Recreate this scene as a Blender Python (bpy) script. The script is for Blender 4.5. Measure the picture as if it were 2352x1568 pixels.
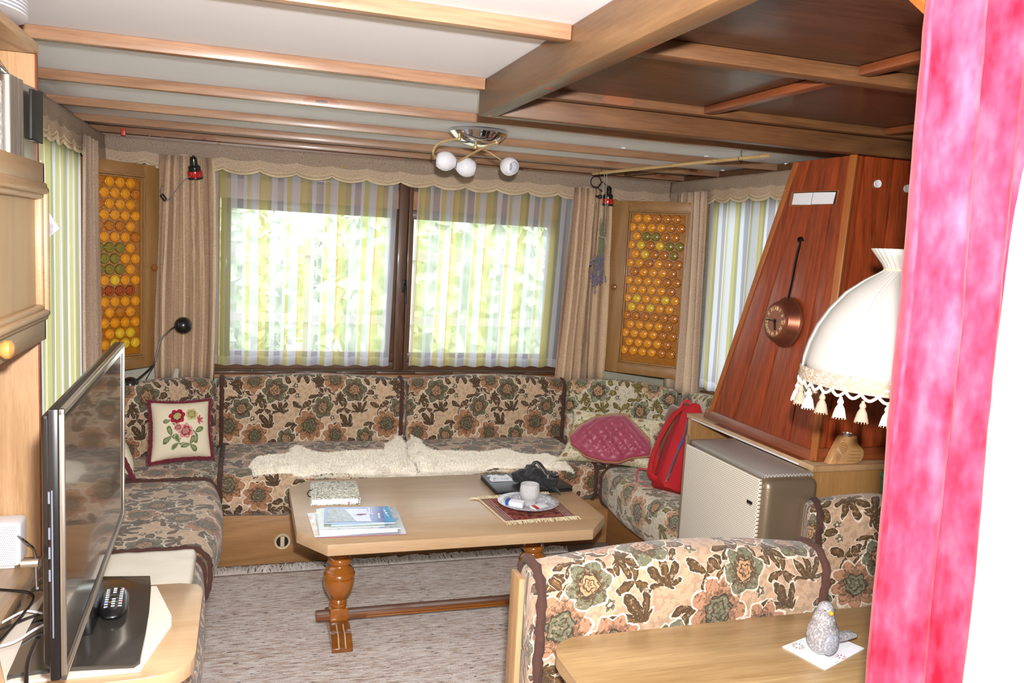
import bpy, bmesh, math, random
import numpy as np
from mathutils import Vector, Matrix, noise
random.seed(7)
PI = math.pi
C = bpy.context.scene.collection
for o in list(bpy.data.objects): bpy.data.objects.remove(o)

# ------------------------------------------------------------------ camera, world, lights, exposure
EYE = Vector((0, 0, 1.5)); FPX = 1900.0
def _rot(pit, yaw, rol):
    a, b, g = [math.radians(v) for v in (pit, yaw, rol)]
    ya = np.array([[math.cos(b), -math.sin(b), 0], [math.sin(b), math.cos(b), 0], [0, 0, 1]])
    ba = np.array([[1, 0, 0], [0, 0, -1], [0, 1, 0]])
    pi_ = np.array([[1, 0, 0], [0, math.cos(a), -math.sin(a)], [0, math.sin(a), math.cos(a)]])
    ro = np.array([[math.cos(g), -math.sin(g), 0], [math.sin(g), math.cos(g), 0], [0, 0, 1]])
    return ro @ pi_ @ ba @ ya
RM = _rot(6.76, 18.16, 3.17)
RIGHT, DOWN, FWD = [Vector(r) for r in RM]
cd = bpy.data.cameras.new('camera'); cam = bpy.data.objects.new('camera', cd); C.objects.link(cam)
cd.sensor_width = 36; cd.lens = FPX / 2352 * 36; cd.clip_start = 0.05; cd.clip_end = 200
m = Matrix((RIGHT, -DOWN, -FWD)).transposed().to_4x4(); m.translation = EYE
cam.matrix_world = m
bpy.context.scene.camera = cam

w = bpy.data.worlds.new('overcast'); bpy.context.scene.world = w; w.use_nodes = True
bg = w.node_tree.nodes['Background']; bg.inputs[0].default_value = (0.86, 0.93, 1.0, 1); bg.inputs[1].default_value = 4.2

fl = bpy.data.lights.new('camera_flash', 'AREA'); fl.shape = 'DISK'; fl.size = 0.05; fl.energy = 66
fl.color = (1.0, 0.98, 0.965)
flo = bpy.data.objects.new('camera_flash', fl); C.objects.link(flo)
fm = m.copy(); fm.translation = EYE - DOWN * 0.12 + RIGHT * 0.03 + FWD * 0.03
flo.matrix_world = fm
vs = bpy.context.scene.view_settings
vs.view_transform = 'Standard'; vs.look = 'None'; vs.gamma = 1; vs.use_curve_mapping = False; vs.exposure = 0.56

# ------------------------------------------------------------------ measuring helpers (world points on real planes)
def ray(x, y): return RIGHT * ((x - 1176) / FPX) + DOWN * ((y - 784) / FPX) + FWD
def onz(x, y, z): d = ray(x, y); return EYE + d * ((z - EYE.z) / d.z)
def ony(x, y, Y): d = ray(x, y); return EYE + d * (Y / d.y)
def onx(x, y, X): d = ray(x, y); return EYE + d * (X / d.x)

# ------------------------------------------------------------------ colours and node helper
def rgb(h):
    h = h.lstrip('#'); o = []
    for i in (0, 2, 4):
        c = int(h[i:i+2], 16) / 255
        o.append(c / 12.92 if c <= .04045 else ((c + .055) / 1.055) ** 2.4)
    return (*o, 1)

class NT:
    def __init__(s, name):
        s.mat = bpy.data.materials.new(name); s.mat.use_nodes = True
        s.t = s.mat.node_tree; s.n = s.t.nodes; s.l = s.t.links
        s.b = s.n['Principled BSDF']; s.out = s.n['Material Output']
    def set(s, sock, v):
        if isinstance(v, bpy.types.NodeSocket): s.l.new(v, sock)
        elif v is not None: sock.default_value = v
    def f(s, op, a, b=None, c=None, clamp=False):
        n = s.n.new('ShaderNodeMath'); n.operation = op; n.use_clamp = clamp
        s.set(n.inputs[0], a); s.set(n.inputs[1], b); s.set(n.inputs[2], c); return n.outputs[0]
    def v(s, op, a, b=None, c=None, scale=None):
        n = s.n.new('ShaderNodeVectorMath'); n.operation = op
        s.set(n.inputs[0], a); s.set(n.inputs[1], b); s.set(n.inputs[2], c)
        if scale is not None: s.set(n.inputs['Scale'], scale)
        return n.outputs['Value'] if op in ('LENGTH', 'DOT_PRODUCT', 'DISTANCE') else n.outputs[0]
    def mix(s, fac, a, b, mode='MIX'):
        n = s.n.new('ShaderNodeMix'); n.data_type = 'RGBA'; n.blend_type = mode
        s.set(n.inputs[0], fac); s.set(n.inputs[6], a); s.set(n.inputs[7], b); return n.outputs[2]
    def xyz(s, v):
        n = s.n.new('ShaderNodeSeparateXYZ'); s.l.new(v, n.inputs[0]); return n.outputs
    def comb(s, x, y, z=0.0):
        n = s.n.new('ShaderNodeCombineXYZ'); s.set(n.inputs[0], x); s.set(n.inputs[1], y); s.set(n.inputs[2], z); return n.outputs[0]
    def noise(s, vec, scale, det=2, rough=.5, dist=0):
        n = s.n.new('ShaderNodeTexNoise'); s.set(n.inputs['Vector'], vec)
        n.inputs['Scale'].default_value = scale; n.inputs['Detail'].default_value = det
        n.inputs['Roughness'].default_value = rough; n.inputs['Distortion'].default_value = dist; return n.outputs[0]
    def noisec(s, vec, scale, det=1):
        n = s.n.new('ShaderNodeTexNoise'); s.set(n.inputs['Vector'], vec)
        n.inputs['Scale'].default_value = scale; n.inputs['Detail'].default_value = det; return n.outputs[1]
    def vor(s, vec, scale):
        n = s.n.new('ShaderNodeTexVoronoi'); s.set(n.inputs['Vector'], vec); n.inputs['Scale'].default_value = scale; return n.outputs
    def wave(s, vec, scale, dist=2, det=2, dscale=1, bands='X', prof='SIN'):
        n = s.n.new('ShaderNodeTexWave'); s.set(n.inputs['Vector'], vec); n.bands_direction = bands; n.wave_profile = prof
        n.inputs['Scale'].default_value = scale; n.inputs['Distortion'].default_value = dist
        n.inputs['Detail'].default_value = det; n.inputs['Detail Scale'].default_value = dscale; return n.outputs[1]
    def ramp(s, fac, pts, const=False):
        n = s.n.new('ShaderNodeValToRGB'); s.set(n.inputs[0], fac); e = n.color_ramp.elements
        if const: n.color_ramp.interpolation = 'CONSTANT'
        while len(e) > 1: e.remove(e[-1])
        e[0].position = pts[0][0]; e[0].color = pts[0][1]
        for p, c in pts[1:]:
            k = e.new(p); k.color = c
        return n.outputs[0]
    def obj(s, scale=(1, 1, 1)):
        n = s.n.new('ShaderNodeTexCoord'); return s.v('MULTIPLY', n.outputs['Object'], scale)
    def uv(s, scale=None):
        n = s.n.new('ShaderNodeTexCoord')
        return s.v('MULTIPLY', n.outputs['UV'], scale) if scale else n.outputs['UV']
    def bump(s, h, strength=.3, dist=.002):
        n = s.n.new('ShaderNodeBump'); n.inputs['Strength'].default_value = strength; n.inputs['Distance'].default_value = dist
        s.l.new(h, n.inputs['Height']); s.l.new(n.outputs[0], s.b.inputs['Normal'])
    def fin(s, col=None, rough=.6, metal=0, coat=0, sheen=0, trans=0, spec=None, ior=None):
        b = s.b.inputs
        s.set(b['Base Color'], col); s.set(b['Roughness'], rough); b['Metallic'].default_value = metal
        b['Coat Weight'].default_value = coat; b['Coat Roughness'].default_value = .12
        b['Sheen Weight'].default_value = sheen; b['Transmission Weight'].default_value = trans
        if spec is not None: b['Specular IOR Level'].default_value = spec
        if ior: b['IOR'].default_value = ior
        return s.mat

def plain(name, h, rough=.5, metal=0, coat=0, sheen=0, var=.06, bump=0, bscale=300, trans=0, spec=None):
    t = NT(name); c = rgb(h); n = t.noise(t.obj(), 9, 3)
    lo = tuple(v * (1 - var) for v in c[:3]) + (1,); hi = tuple(min(1, v * (1 + var)) for v in c[:3]) + (1,)
    if bump: t.bump(t.noise(t.obj(), bscale, 2), bump, .001)
    return t.fin(t.mix(n, lo, hi), rough, metal, coat, sheen, trans, spec)

def wood(name, light, dark, axis='X', rough=.45, coat=0, grain=1.0, rings=5, streak=.5, bump=.08, knots=0):
    t = NT(name); s = {'X': (1, 14, 14), 'Y': (14, 1, 14), 'Z': (14, 14, 1)}[axis]
    p = t.obj(s); q = t.v('ADD', p, t.v('SCALE', t.noisec(t.obj(), 1.5), scale=.9))
    sc = {'X': (1.6, 26, 26), 'Y': (26, 1.6, 26), 'Z': (26, 26, 1.6)}[axis]
    ring = t.f('ABSOLUTE', t.f('SUBTRACT', t.f('FRACT', t.f('MULTIPLY', t.noise(t.v('MULTIPLY', t.v('ADD', t.obj(), (3.1, 1.7, 5.3)), {'X': (.7, 5, 5), 'Y': (5, .7, 5), 'Z': (5, 5, .7)}[axis]), 1.0, 1, .4), rings * 1.6)), .5))
    fine = t.noise(t.v('MULTIPLY', t.obj(), tuple(c * 7 for c in sc)), 1.0 * grain, 3, .7)
    med = t.noise(t.v('MULTIPLY', t.obj(), sc), .8, 3, .6)
    k = t.f('ADD', t.f('MULTIPLY', fine, streak), t.f('ADD', t.f('MULTIPLY', ring, .28), t.f('MULTIPLY', med, .36)))
    col = t.ramp(k, [(.28, rgb(dark)), (.72, rgb(light))])
    if knots:
        vd = t.vor(t.v('MULTIPLY', t.obj(), {'X': (2.6, 9, 9), 'Y': (9, 2.6, 9), 'Z': (9, 9, 2.6)}[axis]), 1)[0]
        col = t.mix(t.f('MULTIPLY', t.f('LESS_THAN', vd, .17), .55), col, rgb('#8a4a28')); col = t.mix(t.f('MULTIPLY', t.f('LESS_THAN', vd, .09), .8), col, rgb('#4e2818'))
    if bump: t.bump(fine, bump, .001)
    return t.fin(col, rough, 0, coat)

def glassmat(name, tint=(1, 1, 1, 1), gl=.08):
    t = NT(name); n = t.n
    tr = n.new('ShaderNodeBsdfTransparent'); tr.inputs[0].default_value = tint
    gb = n.new('ShaderNodeBsdfGlossy'); gb.inputs['Roughness'].default_value = .02
    fr = n.new('ShaderNodeFresnel'); fr.inputs[0].default_value = 1.45
    mx = n.new('ShaderNodeMixShader'); t.l.new(t.f('MULTIPLY', fr.outputs[0], 1.0), mx.inputs[0])
    t.l.new(tr.outputs[0], mx.inputs[1]); t.l.new(gb.outputs[0], mx.inputs[2]); t.l.new(mx.outputs[0], t.out.inputs[0])
    return t.mat

# ---- tapestry motifs drawn with distance functions on the cloth's own UVs (metres)
MASK = None
def motif_layer(t, uv, col, kind, cx, cy, R, n, rot, c1, c2, c3, tile):
    d = t.v('SUBTRACT', uv, (cx, cy, 0))
    if tile: d = t.v('WRAP', d, (tile[0] / 2, tile[1] / 2, 1), (-tile[0] / 2, -tile[1] / 2, -1))
    X = t.xyz(d); r = t.f('DIVIDE', t.v('LENGTH', t.comb(X[0], X[1])), R); th = t.f('ADD', t.f('ARCTAN2', X[1], X[0]), rot)
    global MASK
    if kind in ('flower', 'rose', 'daisy'):
        pet = t.f('ABSOLUTE', t.f('SINE', t.f('MULTIPLY', th, n / 2)))
        edge = t.f('ADD', .74 if kind != 'daisy' else .45, t.f('MULTIPLY', pet, .26 if kind != 'daisy' else .55))
        q = t.f('DIVIDE', r, edge)
        col = t.mix(t.f('LESS_THAN', q, 1.09), col, rgb('#e6d8c8'))
        vein = t.f('MULTIPLY', t.f('GREATER_THAN', t.f('ABSOLUTE', t.f('SINE', t.f('MULTIPLY', th, n))), .55), t.f('LESS_THAN', r, .62))
        pc = t.mix(vein, c1, c2)
        pc = t.mix(t.f('GREATER_THAN', pet, .22), c2, pc)
        if kind != 'daisy':
            e2 = t.f('ADD', .36, t.f('MULTIPLY', t.f('ABSOLUTE', t.f('SINE', t.f('MULTIPLY', th, 3.5))), .10))
            pc = t.mix(t.f('LESS_THAN', r, t.f('ADD', e2, .05)), pc, rgb('#3c2f1c'))
            ring = t.f('GREATER_THAN', t.f('SINE', t.f('ADD', t.f('MULTIPLY', r, 34), t.f('MULTIPLY', t.f('SINE', t.f('MULTIPLY', th, 5)), 1.4))), .55)
            pc = t.mix(t.f('LESS_THAN', r, e2), pc, t.mix(ring, c3, rgb('#4a3a28')))
        else:
            pc = t.mix(t.f('LESS_THAN', r, .28), pc, rgb('#e0d2c0'))
        ins = t.f('LESS_THAN', q, 1.0); MASK = t.f('MAXIMUM', MASK, ins) if MASK is not None else ins
        return t.mix(ins, col, pc)
    k = {'fan': 4.5, 'sprig': 1.5}[kind]
    lobe = t.f('ABSOLUTE', t.f('COSINE', t.f('MULTIPLY', th, k)))
    if kind == 'sprig':
        edge = t.f('POWER', lobe, 2.2)
    else:
        half = t.f('MAXIMUM', t.f('COSINE', t.f('MULTIPLY', th, .62)), 0)
        edge = t.f('MULTIPLY', t.f('ADD', .38, t.f('MULTIPLY', lobe, .62)), half)
    q = t.f('DIVIDE', r, t.f('MAXIMUM', edge, .02))
    col = t.mix(t.f('LESS_THAN', r, t.f('ADD', edge, .07)), col, rgb('#e2d3c0'))
    mid = t.f('MULTIPLY', t.f('GREATER_THAN', lobe, .93), t.f('LESS_THAN', q, .8))
    ins = t.f('LESS_THAN', q, 1.0); MASK = t.f('MAXIMUM', MASK, ins) if MASK is not None else ins
    return t.mix(ins, col, t.mix(mid, c1, c2))

def tapestry(name, ground, tan, brown, olive, rosec):
    global MASK
    MASK = None; t = NT(name); uv0 = t.uv()
    dis = t.v('SCALE', t.v('SUBTRACT', t.noisec(uv0, 34, 3), (.5, .5, .5)), scale=.022)
    uv = t.v('ADD', uv0, dis)
    T = (.40, .37)
    g = t.mix(t.f('GREATER_THAN', t.noise(uv0, 60, 3), .53), rgb(ground), tuple(c * .78 for c in rgb(ground)[:3]) + (1,))
    tn, br, ol, ro = rgb(tan), rgb(brown), rgb(olive), rgb(rosec)
    br2 = tuple(c * 2.2 for c in br[:3]) + (1,); dk = rgb('#5b4630'); tan2 = tuple(c * .55 for c in tn[:3]) + (1,)
    SG = 1.2
    L = [('daisy', .385, .30, .014, 5, 0, ol, dk, ol), ('daisy', .395, .255, .014, 5, 0, ol, dk, ol), ('daisy', .175, .15, .013, 5, 0, ol, dk, ol),
         ('sprig', .335, .275, .042, 3, 0, br, br2, ol), ('sprig', .14, .285, .042, 3, 2.4, br, br2, ol), ('sprig', .235, .195, .038, 3, .6, br, br2, ol),
         ('sprig', .02, .20, .045, 3, 3.6, br, br2, ol), ('sprig', .245, .035, .04, 3, 1.9, br, br2, ol),
         ('fan', .085, .315, .07, 3, -.5, br, br2, ol), ('fan', .27, .105, .072, 3, -3.0, br, br2, ol), ('fan', .02, .015, .06, 3, 1.2, br, br2, ol), ('fan', .315, .175, .05, 3, -1.7, br, br2, ol),
         ('flower', .185, .335, .055, 7, .3, tn, tan2, ol), ('flower', .06, .115, .066, 9, 1.1, tn, tan2, ol), ('flower', .19, .065, .056, 8, .7, tn, tan2, ol),
         ('rose', .285, .285, .058, 6, .4, ol, dk, ro), ('rose', .125, .20, .050, 6, 1.4, ol, dk, ro), ('rose', .345, .055, .045, 6, .2, ol, dk, ro)]
    col = g
    L += [('fan', .395, .13, .05, 3, 2.2, br, br2, ol), ('fan', .20, .25, .045, 3, .4, br, br2, ol), ('sprig', .34, .355, .04, 3, 1.2, br, br2, ol), ('fan', .10, .26, .04, 3, 2.9, br, br2, ol), ('fan', .33, .23, .042, 3, -2.2, br, br2, ol), ('fan', .24, .375, .035, 3, .9, br, br2, ol), ('sprig', .165, .225, .03, 3, .2, br, br2, ol), ('sprig', .30, .015, .03, 3, 2.8, br, br2, ol), ('sprig', .06, .20, .03, 3, 4.0, br, br2, ol)]
    order = {'daisy': 0, 'sprig': 1, 'fan': 2, 'flower': 3, 'rose': 4}; sg = {'daisy': 1.1, 'sprig': 1.25, 'fan': 1.35, 'flower': 1.15, 'rose': 1.1}
    L.sort(key=lambda k: order[k[0]])
    for k in L: col = motif_layer(t, uv, col, k[0], k[1], k[2], k[3] * sg[k[0]], *k[4:], T)
    fl1 = t.noise(t.v('ADD', uv0, t.v('SCALE', t.noisec(uv0, 22, 1), scale=.05)), 75, 3, .65); fl2 = t.noise(t.v('ADD', uv0, (3, 7, 0)), 120, 3, .6)
    col = t.mix(t.f('MULTIPLY', t.f('MULTIPLY', t.f('GREATER_THAN', fl1, .56), MASK), .72), col, rgb('#4a3a20'))
    col = t.mix(t.f('MULTIPLY', t.f('MULTIPLY', t.f('GREATER_THAN', fl2, .60), MASK), .5), col, rgb('#c8ae90'))
    pile = t.noise(uv0, 420, 2)
    col = t.mix(t.f('MULTIPLY', pile, .35), col, rgb('#8a7458'), 'MULTIPLY')
    t.bump(t.f('ADD', pile, t.noise(uv0, 90, 2)), .5, .003)
    return t.fin(col, .85, 0, 0, .25)

M = {}
M['tap'] = tapestry('tapestry_brown', '#d2b392', '#b07e58', '#453019', '#6c6a50', '#b28a66')
M['tap_lit'] = tapestry('tapestry_greenish_lit', '#dcd2bb', '#cfa67e', '#6a5f2a', '#8b9478', '#cfa078')  # same cloth, with a paler greenish light put into its colours
M['tap_near'] = tapestry('tapestry_near', '#c6a486', '#b48364', '#4c3518', '#717259', '#c4926a')
M['plush'] = plain('brown_plush_piping', '#4c3028', .95, sheen=.05, bump=.6, bscale=500)
M['oak'] = wood('light_oak_laminate', '#c4a684', '#ab8a64', 'X', .38, .1, 1.4, 4)
M['oakY'] = wood('light_oak_laminate_y', '#bf9e78', '#9c7c56', 'Y', .4, .1, 1.4, 4)
M['door_oak'] = wood('greyish_oak_veneer', '#b99c76', '#a68a64', 'Z', .45, 0, 1.3, 3, .4)
M['oakZ'] = wood('oak_panel', '#c09a72', '#94704a', 'Z', .45, 0, 1.3, 6)
M['plinth'] = wood('mid_oak_plinth', '#b88c5e', '#8e643a', 'X', .42, .05, 1.2, 7)
M['plinthY'] = wood('mid_oak_plinth_y', '#a8784a', '#875a30', 'Y', .42, .05, 1.2, 7)
M['cab'] = wood('golden_oak_cabinet', '#ae8250', '#8c6436', 'Z', .4, .1, 1.2, 5)
M['cabX'] = wood('golden_oak_rail', '#ae8250', '#865e34', 'X', .4, .1, 1.2, 5)
M['pine'] = wood('stained_pine_beam', '#b08a6c', '#805a42', 'X', .36, .15, .8, 6, knots=1)
M['dark'] = wood('dark_stained_beam', '#7c5434', '#4e301a', 'X', .45, .1, .9, 6, knots=1)
M['darkY'] = wood('dark_stained_beam_y', '#80603f', '#5c4028', 'Y', .45, .1, .9, 6, knots=1)
M['battenY'] = wood('red_brown_batten', '#8a4a26', '#5e2e16', 'Y', .4, .15, .9, 6)
M['ply'] = wood('dark_walnut_plywood', '#563626', '#22110a', 'X', .38, .15, .6, 9, .7, .9)
M['teak'] = wood('red_teak_plank', '#9a421c', '#4a180a', 'Z', .42, .12, .7, 8, .7, .3)
M['teakY'] = wood('red_teak_rail', '#8a4522', '#5e2a12', 'Y', .42, .12, .7, 8, .6, .2)
M['teakX'] = wood('red_teak_rail_x', '#8a4522', '#5e2a12', 'X', .42, .12, .7, 8, .6, .2)
M['trimZ'] = wood('orange_brown_corner_strip', '#a5622c', '#8a4a1e', 'Z', .4, .15)
M['frame'] = wood('dark_window_timber', '#6e4a32', '#3a2416', 'Z', .45, .1, .8, 6)
M['frameX'] = wood('dark_window_timber_x', '#6e4a32', '#3a2416', 'X', .45, .1, .8, 6)
M['sill'] = wood('sill_strip', '#b5835a', '#8a5c3a', 'X', .4, .2)
M['sillY'] = wood('sill_strip_y', '#9a6840', '#75492a', 'Y', .4, .2)
M['turned'] = plain('glossy_turned_wood', '#9a5a1c', .22, coat=.6, var=.25)
M['footw'] = wood('glossy_brown_foot', '#8e5624', '#6b3c14', 'Y', .25, .5)
M['stretch'] = wood('brown_stretcher', '#84532e', '#5e3418', 'X', .35, .3)
M['dinette'] = wood('yellow_oak_tabletop', '#bd9f74', '#8c6c42', 'X', .36, .12, .9, 5, .5)
M['pinelight'] = wood('pale_pine_post', '#f4e6cc', '#ead2a6', 'Z', .5, 0, .8, 4)
M['candlew'] = wood('carved_spruce', '#dcb07a', '#b98552', 'X', .55, 0, .6, 6, .3)
M['white_ceiling'] = plain('matt_white_ceiling', '#ebebf0', .62, var=.01)
M['wallpaper'] = None
t = NT('linen_wallpaper'); o_ = t.obj()
k = t.f('ADD', t.noise(t.v('MULTIPLY', o_, (400, 400, 12)), 1, 2), t.noise(t.v('MULTIPLY', o_, (14, 14, 400)), 1, 2))
t.bump(k, .15, .001); M['wallpaper'] = t.fin(t.ramp(k, [(.7, rgb('#a9a390')), (1.25, rgb('#c9c4b2'))]), .8)
def tweed(name, a, b, c):
    t = NT(name); u = t.uv(); q = t.obj()
    st = t.noise(t.v('MULTIPLY', u, (13, .3, 1)), 1, 1)
    fl_ = t.noise(t.v('MULTIPLY', q, (1, 1, 1)), 420, 2, .7)
    fv = t.noise(t.v('MULTIPLY', q, (420, 420, 260)), 1, 2)
    col = t.ramp(st, [(.36, rgb(b)), (.5, rgb(a)), (.62, rgb(c))])
    col = t.mix(.55, col, t.ramp(t.f('MULTIPLY', t.f('ADD', fl_, fv), .5), [(.36, rgb('#54402f')), (.5, rgb('#b09a86')), (.62, rgb('#e6dccb'))]), 'OVERLAY')
    t.bump(fl_, .5, .002); return t.fin(col, .9, sheen=.15)
M['tweed'] = tweed('tweed_curtain', '#bfa990', '#9a8170', '#d4c2a8')
M['tweed_side'] = tweed('tweed_curtain_side', '#c6b4a2', '#9c877a', '#dccdbb')
t = NT('valance_tweed'); u = t.uv(); q = t.obj(); X = t.xyz(u)
band = t.f('GREATER_THAN', X[1], .47)
fl_ = t.noise(q, 430, 2, .7); fv = t.noise(t.v('MULTIPLY', u, (520, 26, 1)), 1, 2, .6)
col = t.mix(band, rgb('#c6b8a6'), rgb('#a99b90'))
col = t.mix(.75, col, t.ramp(t.f('MULTIPLY', t.f('ADD', fl_, fv), .5), [(.36, rgb('#4e3c33')), (.5, rgb('#a59a8c')), (.64, rgb('#e6e0d6'))]), 'OVERLAY')
t.bump(fl_, .4, .002); M['valance'] = t.fin(col, .9)
M['cream_trim'] = plain('cream_braid', '#d3bfa0', .9, bump=.8, bscale=350, var=.15)

def sheer(name, dens=.5, period=.21):
    t = NT(name); X = t.xyz(t.uv()); u = t.f('FRACT', t.f('DIVIDE', X[0], period))
    W, Y_, L_, O = rgb('#f0f4fc'), rgb('#ece4a0'), rgb('#d8d8e4'), rgb('#eec478'); G = rgb('#d8d8ae')
    col = t.ramp(u, [(0, W), (.17, O), (.20, Y_), (.36, G), (.48, W), (.60, L_), (.78, W), (.84, Y_), (.95, W)], True)
    solid = t.ramp(u, [(0, (.62,) * 3 + (1,)), (.17, (.75,) * 3 + (1,)), (.2, (.55,) * 3 + (1,)), (.36, (.42,) * 3 + (1,)), (.48, (.66,) * 3 + (1,)), (.6, (.40,) * 3 + (1,)), (.78, (.7,) * 3 + (1,)), (.84, (.55,) * 3 + (1,))], True)
    hem = t.f('LESS_THAN', X[1], .045)
    vv = t.f('MULTIPLY', t.noise(t.v('MULTIPLY', t.uv(), (900, 900, 1)), 1, 1), .12)
    al = t.f('ADD', t.f('ADD', t.f('MULTIPLY', solid, dens * .8), .14), vv)
    al = t.f('MAXIMUM', al, t.f('MULTIPLY', hem, .86), clamp=True)
    df = t.n.new('ShaderNodeBsdfDiffuse'); tl = t.n.new('ShaderNodeBsdfTranslucent'); tr = t.n.new('ShaderNodeBsdfTransparent')
    t.l.new(col, df.inputs[0]); t.l.new(col, tl.inputs[0])
    a = t.n.new('ShaderNodeMixShader'); a.inputs[0].default_value = .5; t.l.new(df.outputs[0], a.inputs[1]); t.l.new(tl.outputs[0], a.inputs[2])
    b = t.n.new('ShaderNodeMixShader'); t.l.new(al, b.inputs[0]); t.l.new(tr.outputs[0], b.inputs[1]); t.l.new(a.outputs[0], b.inputs[2])
    t.l.new(b.outputs[0], t.out.inputs[0]); return t.mat
M['sheer'] = sheer('striped_voile', 1.0, .37)
# carpet and rug
t = NT('woven_wool_rug'); q = t.obj()
X = t.xyz(q); row = t.f('MULTIPLY', X[1], 92)
a = t.noise(t.comb(t.f('ADD', t.f('MULTIPLY', X[0], 15), t.f('MULTIPLY', row, .13)), t.f('MULTIPLY', row, 1.05)), 1, 3, .7)
b_ = t.noise(t.comb(t.f('ADD', t.f('MULTIPLY', X[0], 26), t.f('MULTIPLY', row, -.2)), t.f('MULTIPLY', row, 1.1)), 1, 1, .5); fine = t.noise(t.v('MULTIPLY', q, (240, 260, 1)), 1, 2)
lg = t.noise(t.v('MULTIPLY', q, (1.5, 9, 1)), 1, 2)
col = t.ramp(t.f('ADD', t.f('MULTIPLY', a, .8), t.f('MULTIPLY', lg, .2)), [(.33, rgb('#8f7c70')), (.42, rgb('#b8a496')), (.5, rgb('#cfc5c0')), (.62, rgb('#e4dedb'))])
col = t.mix(t.f('MULTIPLY', t.f('SUBTRACT', b_, .66), 16, clamp=True), col, rgb('#54444a')); col = t.mix(t.f('MULTIPLY', t.f('SUBTRACT', .34, b_), 14, clamp=True), col, rgb('#b08a68'))
col = t.mix(.5, col, t.ramp(fine, [(.3, rgb('#6a6060')), (.7, rgb('#f4f0ee'))]), 'OVERLAY')
rb = t.f('SINE', t.f('MULTIPLY', X[1], 578)); t.bump(t.f('ADD', t.f('MULTIPLY', rb, .14), fine), .7, .004)
M['rug'] = t.fin(col, .95, sheen=.1)
t = NT('brown_fitted_carpet'); n1 = t.noise(t.obj(), 260, 3, .7); t.bump(n1, .7, .003)
M['carpet'] = t.fin(t.ramp(n1, [(.35, rgb('#5d4a40')), (.65, rgb('#a5968c'))]), .95)
t = NT('cream_fleece'); n1 = t.noise(t.obj(), 130, 3, .7); M['fleece'] = t.fin(t.ramp(n1, [(.35, rgb('#f0e6d2')), (.5, rgb('#fff8ea')), (.7, rgb('#fffcf4'))]), .9)
M['white_wool'] = plain('white_wool_blanket', '#efe8da', .95, bump=1.0, bscale=160)
M['chrome'] = plain('chrome', '#d8d8dc', .06, metal=1, var=0)
M['brass'] = plain('satin_brass_arm', '#dcbb84', .25, metal=.6, var=.02)
M['opal'] = plain('opal_glass', '#e6e6ee', .15, coat=.5, var=0)
M['black'] = plain('black_plastic', '#121214', .3, coat=.3, var=0)
M['blackmatt'] = plain('black_rubber', '#161616', .6, var=0)
M['black_fabric'] = plain('black_nylon', '#17181b', .75, bump=.5, bscale=400, sheen=.1)
M['red_plastic'] = plain('red_lamp_band', '#b3160e', .25, coat=.4, var=0)
M['silver'] = plain('brushed_silver', '#b8b2a8', .3, metal=.9, var=.02)
M['screen'] = plain('black_glossy_screen', '#08080a', .03, coat=1, var=0, spec=1.0)
M['white'] = plain('white_plastic', '#e4e4ea', .35, var=0)
M['paper'] = plain('white_paper', '#e6e8f0', .7, var=.02)
M['copper'] = plain('antique_copper', '#7e4834', .32, metal=.7, var=.3)
M['iron'] = plain('black_iron', '#1c1a1a', .45, metal=.6)
M['redcloth'] = plain('red_canvas', '#b00c18', .75, bump=.3, bscale=500, sheen=0)
M['pinkwebbing'] = plain('bright_red_webbing', '#cc2438', .6, sheen=.2)
M['bluecloth'] = plain('blue_lining', '#2456a0', .7)
M['greyzip'] = plain('grey_zip_tape', '#5d5f6b', .6)
M['brown_plush2'] = plain('mid_brown_plush', '#7e583f', .95, sheen=.5, bump=.7, bscale=350)
M['maroon'] = plain('maroon_fringe', '#6a1024', .9, sheen=.3, bump=.8, bscale=350, var=.2)
M['knob'] = plain('turned_wooden_knob', '#8e5a2c', .3, coat=.4, var=.1)
M['knobL'] = plain('pale_turned_wooden_knob', '#c08a4a', .3, coat=.4, var=.2)
M['ivory'] = plain('ivory_plastic', '#cdbb98', .5)
M['darkhole'] = plain('dark_recess', '#17120d', .8)
M['bamboo'] = wood('bamboo', '#d2b27c', '#b08c58', 'Y', .4, .2)
M['stringw'] = plain('white_string', '#c8c4ba', .8)
M['stem'] = plain('dried_stems', '#7c7e62', .9, var=.2)
M['lavender'] = plain('dried_lavender', '#7a7496', .95, var=.3)
M['greenbox'] = plain('green_woven_raffia', '#3c7a5e', .7, bump=1, bscale=160, var=.3)
M['cream_linen'] = plain('cream_linen', '#bdb9b4', .9, bump=.4, bscale=250)
M['beige_tassel'] = plain('beige_tassel', '#b49c88', .9, bump=.8, bscale=300, var=.2)
M['cream_tassel'] = plain('cream_tassel', '#e0dacb', .9, bump=.8, bscale=300, var=.1)
t = NT('crocheted_braid'); u = t.xyz(t.obj()); v1 = t.vor(t.obj(), 150)[0]
M['braid'] = t.fin(t.ramp(v1, [(.2, rgb('#e4dccd')), (.55, rgb('#b09a86'))]), .9)
t = NT('red_velvet'); n1 = t.noise(t.v('MULTIPLY', t.obj(), (1, 1, .5)), 28, 3, .6); n2 = t.noise(t.v('MULTIPLY', t.obj(), (1, 1, .05)), 30, 2)
M['velvet'] = t.fin(t.ramp(t.f('ADD', t.f('MULTIPLY', n1, .6), t.f('MULTIPLY', n2, .4)), [(.36, rgb('#8a0c24')), (.5, rgb('#a22e46')), (.70, rgb('#aa5064'))]), .85, sheen=.08, spec=.1)  # paler pink stops put soft highlights into the colour
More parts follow.
